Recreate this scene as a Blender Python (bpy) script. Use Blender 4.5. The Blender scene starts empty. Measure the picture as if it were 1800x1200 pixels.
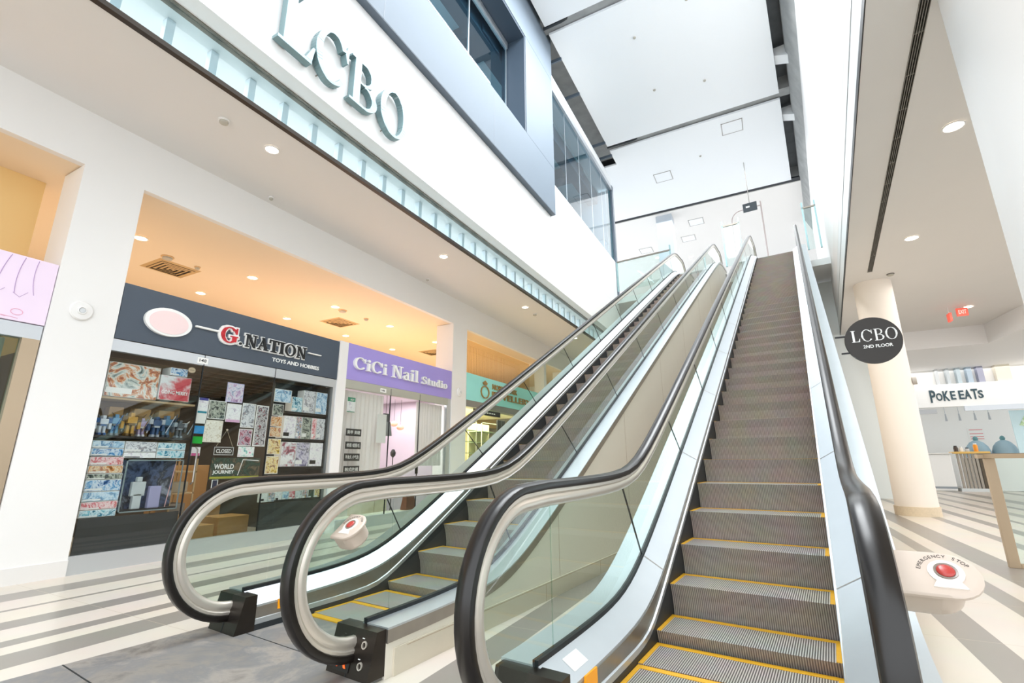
import bpy, bmesh, math, random
from mathutils import Vector, Matrix

sc = bpy.context.scene
C = sc.collection
PI = math.pi

# ------------------------------------------------------------------ camera, world, light, exposure
H = 1.22                                   # eye height
DL = math.radians(5.156)                   # the escalators run 5 degrees off the building's grid
cam_d = bpy.data.cameras.new('camera')
cam_d.sensor_width = 36.0
cam_d.lens = 836.0 / 1800.0 * 36.0
cam_d.clip_start = 0.02
cam_d.clip_end = 300
cam = bpy.data.objects.new('camera', cam_d)
C.objects.link(cam)
yaw = math.radians(32.99) - DL
pit = math.radians(14.25)
roll = math.radians(-0.32)
fw = Vector((-math.sin(yaw) * math.cos(pit), math.cos(yaw) * math.cos(pit), math.sin(pit)))
rt = Vector((math.cos(yaw), math.sin(yaw), 0))
up = rt.cross(fw)
r2 = rt * math.cos(roll) + up * math.sin(roll)
u2 = -rt * math.sin(roll) + up * math.cos(roll)
cam.matrix_world = Matrix(((r2.x, u2.x, -fw.x, 0), (r2.y, u2.y, -fw.y, 0), (r2.z, u2.z, -fw.z, H), (0, 0, 0, 1)))
sc.camera = cam

w = bpy.data.worlds.new('daylight')
w.use_nodes = True
w.node_tree.nodes['Background'].inputs[0].default_value = (0.90, 0.955, 1.0, 1)
w.node_tree.nodes['Background'].inputs[1].default_value = 1.75
sc.world = w

def area(name, loc, rot, sx, sy, power, col):
    l = bpy.data.lights.new(name, 'AREA')
    l.shape = 'RECTANGLE'
    l.size = sx
    l.size_y = sy
    l.energy = power
    l.color = col
    o = bpy.data.objects.new(name, l)
    o.location = loc
    o.rotation_euler = rot
    C.objects.link(o)
    return o

area('atrium_fill', (-1.6, 9, 14.3), (0, 0, 0), 4.0, 12, 1150, (0.93, 0.97, 1.0))  # added lamp below the ceiling panels, stands in for daylight in the atrium
area('upper_floor_fill', (-2, 27, 14.2), (0, 0, 0), 9, 12, 360, (0.95, 0.98, 1.0))  # added lamp under the closed ceiling, brightens the upper floor
area('upper_room_fill', (-8.0, 6, 13.1), (0, 0, 0), .12, 14, 170, (.93, .98, 1))  # added lamp, brightens the room behind the upper windows
area('glass_strip_fill', (-5.95, 7, 6.2), (0, 0, 0), .5, 24, 70, (.95, .98, 1))  # added lamp behind the glazed strip, makes its interior pale
area('toy_shop_light', (-8.9, 4.6, 2.62), (0, 0, 0), 2, 3, 45, (1, .86, .66))
area('nail_studio_light', (-8.4, 8.4, 2.8), (0, 0, 0), 1.6, 3, 85, (1, .96, .94))
area('jewellery_light', (-8.9, 13, 2.82), (0, 0, 0), 2, 5, 300, (1, .92, .74))
area('food_counter_fill', (9, 25.5, 4.9), (0, 0, 0), 8, 4, 100, (1.0, .99, .97))  # added lamp under the bulkhead, lifts the food counter to white
area('food_court_fill', (5.5, 13, 5.5), (0, 0, 0), 4, 9, 170, (1.0, 0.97, 0.93))  # added lamp under the right ceiling, brightens the food court

sc.view_settings.view_transform = 'Standard'
sc.view_settings.look = 'None'
sc.view_settings.exposure = 0.66
sc.view_settings.gamma = 1.0
sc.view_settings.use_curve_mapping = False

# ------------------------------------------------------------------ materials
def lin(c):
    if isinstance(c, str):
        c = tuple(int(c[i:i + 2], 16) / 255 for i in (0, 2, 4))
    return tuple((x / 12.92 if x <= 0.04045 else ((x + 0.055) / 1.055) ** 2.4) for x in c) + (1.0,)

MATS = {}
def pbr(name, col, rough=0.5, metal=0.0, noise=0.0, nscale=3.0, spec=None, emit=None, es=1.0, bump=0.0, bscale=80.0):
    if name in MATS:
        return MATS[name]
    m = bpy.data.materials.new(name)
    m.use_nodes = True
    nt = m.node_tree
    b = nt.nodes['Principled BSDF']
    c = lin(col)
    b.inputs['Base Color'].default_value = c
    b.inputs['Roughness'].default_value = rough
    b.inputs['Metallic'].default_value = metal
    if spec is not None:
        b.inputs['Specular IOR Level'].default_value = spec
    if noise or bump:
        g = nt.nodes.new('ShaderNodeNewGeometry')
    if noise:
        n = nt.nodes.new('ShaderNodeTexNoise')
        n.inputs['Scale'].default_value = nscale
        n.inputs['Detail'].default_value = 4
        nt.links.new(g.outputs['Position'], n.inputs['Vector'])
        mx = nt.nodes.new('ShaderNodeMix')
        mx.data_type = 'RGBA'
        mx.inputs[6].default_value = tuple(max(0, v * (1 - noise)) for v in c[:3]) + (1,)
        mx.inputs[7].default_value = tuple(min(1, v * (1 + noise)) for v in c[:3]) + (1,)
        nt.links.new(n.outputs['Fac'], mx.inputs[0])
        nt.links.new(mx.outputs[2], b.inputs['Base Color'])
    if bump:
        n2 = nt.nodes.new('ShaderNodeTexNoise')
        n2.inputs['Scale'].default_value = bscale
        nt.links.new(g.outputs['Position'], n2.inputs['Vector'])
        bp = nt.nodes.new('ShaderNodeBump')
        bp.inputs['Strength'].default_value = bump
        bp.inputs['Distance'].default_value = 0.01
        nt.links.new(n2.outputs['Fac'], bp.inputs['Height'])
        nt.links.new(bp.outputs['Normal'], b.inputs['Normal'])
    if emit:
        b.inputs['Emission Color'].default_value = lin(emit)
        b.inputs['Emission Strength'].default_value = es
    MATS[name] = m
    return m

def glass(name, tint, ior=1.45, rough=0.0, refl=1.0):
    """thin architectural glass: a tinted clear sheet with a Fresnel sheen"""
    if name in MATS:
        return MATS[name]
    m = bpy.data.materials.new(name)
    m.use_nodes = True
    nt = m.node_tree
    nt.nodes.remove(nt.nodes['Principled BSDF'])
    out = nt.nodes['Material Output']
    t = nt.nodes.new('ShaderNodeBsdfTransparent')
    t.inputs[0].default_value = lin(tint)
    g = nt.nodes.new('ShaderNodeBsdfGlossy')
    g.inputs['Roughness'].default_value = rough
    g.inputs['Color'].default_value = (refl, refl, refl, 1)
    f0 = ((ior - 1) / (ior + 1)) ** 2
    lw = nt.nodes.new('ShaderNodeLayerWeight')
    lw.inputs[0].default_value = 0.5
    pw_ = nt.nodes.new('ShaderNodeMath')
    pw_.operation = 'POWER'
    pw_.inputs[1].default_value = 5.0
    nt.links.new(lw.outputs['Facing'], pw_.inputs[0])
    ma = nt.nodes.new('ShaderNodeMath')
    ma.operation = 'MULTIPLY_ADD'
    ma.inputs[1].default_value = 1 - f0
    ma.inputs[2].default_value = f0
    nt.links.new(pw_.outputs[0], ma.inputs[0])
    ge = nt.nodes.new('ShaderNodeNewGeometry')
    iv = nt.nodes.new('ShaderNodeMath')
    iv.operation = 'SUBTRACT'
    iv.inputs[0].default_value = 1.0
    nt.links.new(ge.outputs['Backfacing'], iv.inputs[1])
    f = nt.nodes.new('ShaderNodeMath')
    f.operation = 'MULTIPLY'
    nt.links.new(ma.outputs[0], f.inputs[0])
    nt.links.new(iv.outputs[0], f.inputs[1])
    mx = nt.nodes.new('ShaderNodeMixShader')
    nt.links.new(f.outputs[0], mx.inputs[0])
    nt.links.new(t.outputs[0], mx.inputs[1])
    nt.links.new(g.outputs[0], mx.inputs[2])
    nt.links.new(mx.outputs[0], out.inputs[0])
    MATS[name] = m
    return m

def print_mat(name, cols, scale=9.0, distort=2.0, kind='noise', rough=0.4):
    """colourful abstract printing for packaging and posters"""
    if name in MATS:
        return MATS[name]
    m = bpy.data.materials.new(name)
    m.use_nodes = True
    nt = m.node_tree
    b = nt.nodes['Principled BSDF']
    b.inputs['Roughness'].default_value = rough
    g = nt.nodes.new('ShaderNodeNewGeometry')
    if kind == 'noise':
        t = nt.nodes.new('ShaderNodeTexNoise')
        t.inputs['Scale'].default_value = scale
        t.inputs['Detail'].default_value = 9
        t.inputs['Roughness'].default_value = 0.66
        t.inputs['Distortion'].default_value = distort
        fac = t.outputs['Fac']
        lo, hi = 0.32, 0.68
    else:
        t = nt.nodes.new('ShaderNodeTexVoronoi')
        t.inputs['Scale'].default_value = scale
        fac = t.outputs['Color']
        lo, hi = 0.1, 0.9
    nt.links.new(g.outputs['Position'], t.inputs['Vector'])
    r = nt.nodes.new('ShaderNodeValToRGB')
    r.color_ramp.interpolation = 'LINEAR' if kind == 'noise' else 'CONSTANT'
    e = r.color_ramp.elements
    n = len(cols)
    e[0].position = lo
    e[0].color = lin(cols[0])
    e[1].position = hi
    e[1].color = lin(cols[-1])
    for i in range(1, n - 1):
        x = e.new(lo + (hi - lo) * i / (n - 1))
        x.color = lin(cols[i])
    nt.links.new(fac, r.inputs[0])
    nt.links.new(r.outputs[0], b.inputs['Base Color'])
    MATS[name] = m
    return m

white_paint = pbr('white paint', 'eceae8', 0.55, noise=0.015, nscale=2)
soffit_paint = pbr('soffit paint', 'e5e2df', 0.6, noise=0.015, nscale=1.5)
warm_paint = pbr('warm ceiling paint', 'eedcc2', 0.6)
panel_white = pbr('white ceiling panel', 'f6f8fa', 0.5)
blue_grey = pbr('blue grey cladding', '77838f', 0.65, noise=0.02, nscale=1.0)
blue_grey_dark = pbr('slate trim', '5c6875', 0.4)
concrete = pbr('concrete', 'a3a4a3', 0.85, noise=0.35, nscale=2.2)
concrete_dark = pbr('dark concrete', '6d7072', 0.85, noise=0.3, nscale=2.5)
alu = pbr('brushed aluminium', 'd4d9dd', 0.33, 0.85, noise=0.05, nscale=6)
alu_deck = pbr('satin deck aluminium', 'cdd3d8', 0.38, 0.7, noise=0.04, nscale=5)
steel = pbr('brushed steel', 'a9a49d', 0.32, 0.9, noise=0.12, nscale=9)
chrome = pbr('pale satin guide rail', 'd2cabf', 0.3, 0.55)
rubber = pbr('black handrail rubber', '17120f', 0.28, 0.0, spec=0.5)
dark_seal = pbr('dark seal', '15191d', 0.45)
skirt_dark = pbr('dark skirt', '2d3135', 0.5, 0.2)
bronze = pbr('dark bronze metal', '3a342f', 0.3, 0.7)
bronze_trim = pbr('bronze trim', '7c756b', 0.35, 0.6)
black_plastic = pbr('black plastic', '1a1613', 0.35)
yellow = pbr('yellow line', 'd9a21a', 0.5, noise=0.15, nscale=20)
orange = pbr('orange reflector', 'f5a012', 0.3, emit='f59a10', es=0.15)
stop_beige = pbr('stop box enamel', 'cbbbad', 0.35, noise=0.02)
red_button = pbr('red button', 'b8433c', 0.25)
cladding = pbr('beige cladding panel', 'ebe3d6', 0.45, noise=0.02, nscale=2)
base_stone = pbr('beige base tile', 'd6ccba', 0.35, noise=0.04, nscale=6)
black = pbr('black print', '17181a', 0.5)
white_print = pbr('white print', 'f4f4f2', 0.45)
silver_frame = pbr('silver shop frame', 'cfd3d8', 0.35, 0.6)
tan_frame = pbr('tan metal frame', 'b9a58c', 0.35, 0.4)
balu_glass = glass('green tinted balustrade glass', 'ecf4f0', 1.45)
guard_glass = glass('clear guard glass', 'f2f9f8', 1.45)
shop_glass = glass('shop window glass', 'f3f5f4', 1.5)
curtain_glass = glass('blue tinted curtain wall glass', 'd0e2e9', 1.36)
strip_glass = glass('pale strip glass', 'eaf4f6', 1.5)
lamp_white = pbr('lit lamp lens', 'fff6e8', 0.5, emit='fff1dc', es=9.0)
lamp_warm = pbr('warm lit lamp lens', 'ffe6c0', 0.5, emit='ffdca8', es=9.0)
exit_red = pbr('red exit sign', 'f06a58', 0.4, emit='ff5a45', es=0.3)

def stripe_floor():
    m = bpy.data.materials.new('striped floor tiles')
    m.use_nodes = True
    nt = m.node_tree
    N, L = nt.nodes, nt.links
    b = N['Principled BSDF']
    g = N.new('ShaderNodeNewGeometry')
    s = N.new('ShaderNodeSeparateXYZ')
    L.new(g.outputs['Position'], s.inputs[0])
    def ramp(x0, x1, bands):
        mr = N.new('ShaderNodeMapRange')
        mr.inputs[1].default_value = x0
        mr.inputs[2].default_value = x1
        L.new(s.outputs[0], mr.inputs[0])
        r = N.new('ShaderNodeValToRGB')
        r.color_ramp.interpolation = 'CONSTANT'
        e = r.color_ramp.elements
        e[0].position = 0
        e[0].color = (0, 0, 0, 1)
        e[1].position = 1
        e[1].color = (0, 0, 0, 1)
        for a, c, v in bands:
            k = e.new((a - x0) / (x1 - x0))
            k.color = (v, v, v, 1)
            k = e.new((c - x0) / (x1 - x0))
            k.color = (0, 0, 0, 1)
        L.new(mr.outputs[0], r.inputs[0])
        return r
    ra = ramp(-9, -1, [(-6.77, -6.43, .9), (-6.05, -5.97, 1), (-5.60, -5.37, 1), (-5.03, -4.85, 1), (-4.68, -4.35, 1), (-3.55, -3.3, .9), (-2.9, -2.45, 1), (-1.95, -1.7, 1), (-1.42, -1.2, .9)])
    rb = ramp(-1, 7, [(-0.7, -0.4, 1), (0.2, 0.5, .9), (0.99, 1.25, 1), (1.61, 1.81, .9), (2.02, 2.38, 1), (2.92, 3.12, .9), (3.5, 3.7, 1), (4.1, 4.25, 1), (4.6, 4.85, .8), (5.3, 5.5, 1), (6.0, 6.4, .9)])
    mod = N.new('ShaderNodeMath')
    mod.operation = 'PINGPONG'
    mod.inputs[1].default_value = 0.45
    L.new(s.outputs[0], mod.inputs[0])
    gt = N.new('ShaderNodeMath')
    gt.operation = 'GREATER_THAN'
    gt.inputs[1].default_value = 0.28
    L.new(mod.outputs[0], gt.inputs[0])
    far = N.new('ShaderNodeMath')
    far.operation = 'GREATER_THAN'
    far.inputs[1].default_value = 6.99
    L.new(s.outputs[0], far.inputs[0])
    far2 = N.new('ShaderNodeMath')
    far2.operation = 'MULTIPLY'
    L.new(gt.outputs[0], far2.inputs[0])
    L.new(far.outputs[0], far2.inputs[1])
    add = N.new('ShaderNodeMath')
    add.operation = 'MAXIMUM'
    L.new(ra.outputs[0], add.inputs[0])
    L.new(rb.outputs[0], add.inputs[1])
    add2 = N.new('ShaderNodeMath')
    add2.operation = 'MAXIMUM'
    L.new(add.outputs[0], add2.inputs[0])
    L.new(far2.outputs[0], add2.inputs[1])
    nz = N.new('ShaderNodeTexNoise')
    nz.inputs['Scale'].default_value = 1.7
    nz.inputs['Detail'].default_value = 5
    L.new(g.outputs['Position'], nz.inputs['Vector'])
    mix = N.new('ShaderNodeMix')
    mix.data_type = 'RGBA'
    mix.inputs[6].default_value = lin('d9cfc2')
    mix.inputs[7].default_value = lin('938c84')
    L.new(add2.outputs[0], mix.inputs[0])
    mul = N.new('ShaderNodeMix')
    mul.data_type = 'RGBA'
    mul.blend_type = 'MULTIPLY'
    mul.inputs[0].default_value = 0.16
    L.new(mix.outputs[2], mul.inputs[6])
    L.new(nz.outputs['Color'], mul.inputs[7])
    # cross joints every 1.2 m
    jm = N.new('ShaderNodeMath')
    jm.operation = 'PINGPONG'
    jm.inputs[1].default_value = 0.6
    L.new(s.outputs[1], jm.inputs[0])
    jl = N.new('ShaderNodeMath')
    jl.operation = 'LESS_THAN'
    jl.inputs[1].default_value = 0.0025
    L.new(jm.outputs[0], jl.inputs[0])
    jx = N.new('ShaderNodeMix')
    jx.data_type = 'RGBA'
    jx.inputs[7].default_value = lin('b9ad9c')
    L.new(jl.outputs[0], jx.inputs[0])
    L.new(mul.outputs[2], jx.inputs[6])
    L.new(jx.outputs[2], b.inputs['Base Color'])
    b.inputs['Roughness'].default_value = 0.3
    b.inputs['Specular IOR Level'].default_value = 0.45
    return m

def step_mat(name, ridge, groove, pitch, rough):
    m = bpy.data.materials.new(name)
    m.use_nodes = True
    nt = m.node_tree
    N, L = nt.nodes, nt.links
    b = N['Principled BSDF']
    tc = N.new('ShaderNodeTexCoord')
    s = N.new('ShaderNodeSeparateXYZ')
    L.new(tc.outputs['Object'], s.inputs[0])
    p = N.new('ShaderNodeMath')
    p.operation = 'PINGPONG'
    p.inputs[1].default_value = pitch / 2
    L.new(s.outputs[0], p.inputs[0])
    mr = N.new('ShaderNodeMapRange')
    mr.inputs[1].default_value = pitch * 0.12
    mr.inputs[2].default_value = pitch * 0.32
    L.new(p.outputs[0], mr.inputs[0])
    nz = N.new('ShaderNodeTexNoise')
    nz.inputs['Scale'].default_value = 4
    nz.inputs['Detail'].default_value = 6
    g = N.new('ShaderNodeNewGeometry')
    L.new(g.outputs['Position'], nz.inputs['Vector'])
    mx = N.new('ShaderNodeMix')
    mx.data_type = 'RGBA'
    mx.inputs[6].default_value = lin(groove)
    mx.inputs[7].default_value = lin(ridge)
    L.new(mr.outputs[0], mx.inputs[0])
    mu = N.new('ShaderNodeMix')
    mu.data_type = 'RGBA'
    mu.blend_type = 'MULTIPLY'
    mu.inputs[0].default_value = 0.35
    L.new(mx.outputs[2], mu.inputs[6])
    L.new(nz.outputs['Color'], mu.inputs[7])
    L.new(mu.outputs[2], b.inputs['Base Color'])
    bp = N.new('ShaderNodeBump')
    bp.inputs['Strength'].default_value = 0.6
    bp.inputs['Distance'].default_value = 0.006
    L.new(mr.outputs[0], bp.inputs['Height'])
    L.new(bp.outputs['Normal'], b.inputs['Normal'])
    b.inputs['Roughness'].default_value = rough
    b.inputs['Metallic'].default_value = 0.25
    return m

floor_mat = stripe_floor()
tread_mat = step_mat('ribbed step tread', 'd3cec5', '5b5854', 0.0135, 0.4)
riser_mat = step_mat('ribbed step riser', 'c4b8ae', '857a73', 0.0135, 0.5)
plate_mat = print_mat('worn steel floor plate', ['6b6865', '8a847d', '7a7979', '979089', '736e69'], 2.2, .5, rough=0.42)

# ------------------------------------------------------------------ mesh building
OFF = {}
class MB:
    def __init__(self):
        self.v = []
        self.f = []
        self.m = []
        self.mi = 0
    def add(self, vs, fs):
        k = len(self.v)
        self.v += [tuple(p) for p in vs]
        self.f += [tuple(i + k for i in f) for f in fs]
        self.m += [self.mi] * len(fs)
        return self
    def box(self, x0, y0, z0, x1, y1, z1):
        x0, x1 = min(x0, x1), max(x0, x1)
        y0, y1 = min(y0, y1), max(y0, y1)
        z0, z1 = min(z0, z1), max(z0, z1)
        v = [(x0, y0, z0), (x1, y0, z0), (x1, y1, z0), (x0, y1, z0), (x0, y0, z1), (x1, y0, z1), (x1, y1, z1), (x0, y1, z1)]
        return self.add(v, [(0, 3, 2, 1), (4, 5, 6, 7), (0, 1, 5, 4), (1, 2, 6, 5), (2, 3, 7, 6), (3, 0, 4, 7)])
    def bbox(self, x0, y0, z0, x1, y1, z1, r=0.01):
        """box with chamfered edges"""
        bm = bmesh.new()
        bmesh.ops.create_cube(bm, size=1)
        for v in bm.verts:
            v.co = Vector(((x0 + x1) / 2 + v.co.x * abs(x1 - x0), (y0 + y1) / 2 + v.co.y * abs(y1 - y0), (z0 + z1) / 2 + v.co.z * abs(z1 - z0)))
        bmesh.ops.bevel(bm, geom=bm.edges[:], offset=r, segments=2, affect='EDGES', profile=0.5)
        bm.verts.index_update()
        self.add([v.co[:] for v in bm.verts], [tuple(q.index for q in f.verts) for f in bm.faces])
        bm.free()
        return self
    def prism(self, poly, a, b, fn):
        """polygon swept from a to b; fn(p, q, t) -> xyz"""
        n = len(poly)
        vs = [fn(p, q, a) for p, q in poly] + [fn(p, q, b) for p, q in poly]
        fs = [tuple(range(n - 1, -1, -1)), tuple(range(n, 2 * n))]
        fs += [(i, (i + 1) % n, (i + 1) % n + n, i + n) for i in range(n)]
        return self.add(vs, fs)
    def px(self, poly, x0, x1):                     # (y, z) outline swept along x
        return self.prism(poly, x0, x1, lambda p, q, t: (t, p, q))
    def pz(self, poly, z0, z1):                     # (x, y) outline swept along z
        return self.prism(poly, z0, z1, lambda p, q, t: (p, q, t))
    def py(self, poly, y0, y1):                     # (x, z) outline swept along y
        return self.prism(poly, y0, y1, lambda p, q, t: (p, t, q))
    def loft(self, rings, caps=True, closed=True):
        n = len(rings[0])
        vs = [p for r in rings for p in r]
        fs = []
        for i in range(len(rings) - 1):
            for j in range(n if closed else n - 1):
                k = (j + 1) % n
                fs.append((i * n + j, i * n + k, (i + 1) * n + k, (i + 1) * n + j))
        if caps and closed:
            fs.append(tuple(range(n - 1, -1, -1)))
            fs.append(tuple((len(rings) - 1) * n + j for j in range(n)))
        return self.add(vs, fs)
    def cyl(self, c0, c1, r0, r1=None, seg=20):
        r1 = r0 if r1 is None else r1
        a, b = Vector(c0), Vector(c1)
        d = (b - a).normalized()
        u = d.orthogonal().normalized()
        v = d.cross(u)
        rg = []
        for c, r in ((a, r0), (b, r1)):
            rg.append([c + (u * math.cos(t * 2 * PI / seg) + v * math.sin(t * 2 * PI / seg)) * r for t in range(seg)])
        return self.loft(rg)
    def lathe(self, prof, c, seg=32, axis='z'):
        rg = []
        for r, h in prof:
            ring = []
            for t in range(seg):
                a = t * 2 * PI / seg
                if axis == 'z':
                    ring.append((c[0] + r * math.cos(a), c[1] + r * math.sin(a), c[2] + h))
                else:
                    ring.append((c[0] + h, c[1] + r * math.cos(a), c[2] + r * math.sin(a)))
            rg.append(ring)
        return self.loft(rg)
    def tube(self, pts, r, seg=8):
        P = [Vector(p) for p in pts]
        rg = []
        ref = Vector((0.3, 0.5, 0.81)).normalized()
        for i, p in enumerate(P):
            d = (P[min(i + 1, len(P) - 1)] - P[max(i - 1, 0)]).normalized()
            u = d.cross(ref).normalized()
            v = d.cross(u)
            rg.append([p + (u * math.cos(t * 2 * PI / seg) + v * math.sin(t * 2 * PI / seg)) * r for t in range(seg)])
        return self.loft(rg)
    def map(self, fn):
        self.v = [tuple(fn(*p)) for p in self.v]
        return self
    def build(self, name, mat, parent=None, smooth=0):
        me = bpy.data.meshes.new(name)
        off = Vector((0, 0, 0))
        if parent is not None:
            off = OFF.get(parent.name, Vector((0, 0, 0)))
        me.from_pydata([Vector(p) - off for p in self.v], [], self.f)
        mats = mat if isinstance(mat, (list, tuple)) else [mat]
        for q in mats:
            me.materials.append(q)
        if len(mats) > 1:
            me.polygons.foreach_set('material_index', self.m)
        bm = bmesh.new()
        bm.from_mesh(me)
        bmesh.ops.recalc_face_normals(bm, faces=bm.faces[:])
        bm.to_mesh(me)
        bm.free()
        if smooth:
            me.polygons.foreach_set('use_smooth', [True] * len(me.polygons))
            me.set_sharp_from_angle(angle=math.radians(smooth))
        me.update()
        o = bpy.data.objects.new(name, me)
        C.objects.link(o)
        if parent is not None:
            o.parent = parent
            OFF[o.name] = off
        return o

def tag(o, label, cat, group=None):
    o['label'] = label
    o['category'] = cat
    if group:
        o['group'] = group
    return o

def thing(name, label, cat, loc, group=None, rot=0.0, off=None):
    """an Empty at the thing's base; its parts are given in the coordinates of off's frame"""
    o = bpy.data.objects.new(name, None)
    o.empty_display_size = 0.2
    C.objects.link(o)
    o.location = loc
    o.rotation_euler = (0, 0, rot)
    OFF[o.name] = Vector(off if off is not None else loc)
    return tag(o, label, cat, group)

def struct(name, mb, mat, parent=None, smooth=0):
    o = mb.build(name, mat, parent, smooth)
    if parent is None:
        o['kind'] = 'structure'
    return o

def solo(name, mb, mat, label, cat, group=None, smooth=0):
    """a thing that is one mesh; its origin goes to its base"""
    xs = [p[0] for p in mb.v]
    ys = [p[1] for p in mb.v]
    zs = [p[2] for p in mb.v]
    b = Vector(((min(xs) + max(xs)) / 2, (min(ys) + max(ys)) / 2, min(zs)))
    mb.v = [tuple(Vector(p) - b) for p in mb.v]
    o = mb.build(name, mat, None, smooth)
    o.location = b
    return tag(o, label, cat, group)

def dup(root, loc, label=None, group=None):
    r = root.copy()
    C.objects.link(r)
    r.location = loc
    if label:
        r['label'] = label
    if group:
        r['group'] = group
    for ch in list(root.children):
        c = ch.copy()
        C.objects.link(c)
        c.parent = r
        for g in list(ch.children):
            d = g.copy()
            C.objects.link(d)
            d.parent = c
    return r

def e2w(x, y, z):
    c, s = math.cos(DL), math.sin(DL)
    return (x * c + y * s, -x * s + y * c, z)

# ------------------------------------------------------------------ lettering
def text_geo(s, bold=0.0):
    cu = bpy.data.curves.new('lettering', 'FONT')
    cu.body = s
    cu.size = 1.0
    cu.extrude = 0.5
    cu.offset = bold
    cu.resolution_u = 3
    o = bpy.data.objects.new('lettering', cu)
    C.objects.link(o)
    dg = bpy.context.evaluated_depsgraph_get()
    dg.update()
    ev = o.evaluated_get(dg)
    me = ev.to_mesh()
    vs = [v.co.copy() for v in me.vertices]
    fs = [tuple(p.vertices) for p in me.polygons]
    ev.to_mesh_clear()
    bpy.data.objects.remove(o)
    bpy.data.curves.remove(cu)
    return vs, fs

def text_mb(s, org, u, v, w, h, depth, bold=0.0, mb=None):
    """letters fitted into a w x h box whose lower left corner is org, on the plane of u (reading) and v (up)"""
    vs, fs = text_geo(s, bold)
    x0 = min(p.x for p in vs); x1 = max(p.x for p in vs)
    y0 = min(p.y for p in vs); y1 = max(p.y for p in vs)
    u, v, org = Vector(u), Vector(v), Vector(org)
    n = u.cross(v)
    mb = mb or MB()
    mb.add([org + u * ((p.x - x0) / (x1 - x0) * w) + v * ((p.y - y0) / (y1 - y0) * h) + n * ((p.z + 0.5) * depth) for p in vs], fs)
    return mb

UY, UZ, UX = (0, 1, 0), (0, 0, 1), (1, 0, 0)

def bar(x0, y0, x1, y1, w0, w1=None):
    """slanted stroke as a four-point outline (horizontal widths)"""
    w1 = w0 if w1 is None else w1
    return [[(x0 - w0 / 2, y0), (x0 + w0 / 2, y0), (x1 + w1 / 2, y1), (x1 - w1 / 2, y1)]]

def rectp(x0, y0, x1, y1):
    return [[(x0, y0), (x1, y0), (x1, y1), (x0, y1)]]

def ringp(cx, cy, rx, ry, tx, ty, a0=0, a1=360, n=28):
    """thick-and-thin bowl: quads between an outer and an inner ellipse"""
    q = []
    for i in range(n):
        a = math.radians(a0 + (a1 - a0) * i / n)
        b = math.radians(a0 + (a1 - a0) * (i + 1) / n)
        q.append([(cx + rx * math.cos(a), cy + ry * math.sin(a)), (cx + rx * math.cos(b), cy + ry * math.sin(b)),
                  (cx + (rx - tx) * math.cos(b), cy + (ry - ty) * math.sin(b)), (cx + (rx - tx) * math.cos(a), cy + (ry - ty) * math.sin(a))])
    return q

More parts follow.
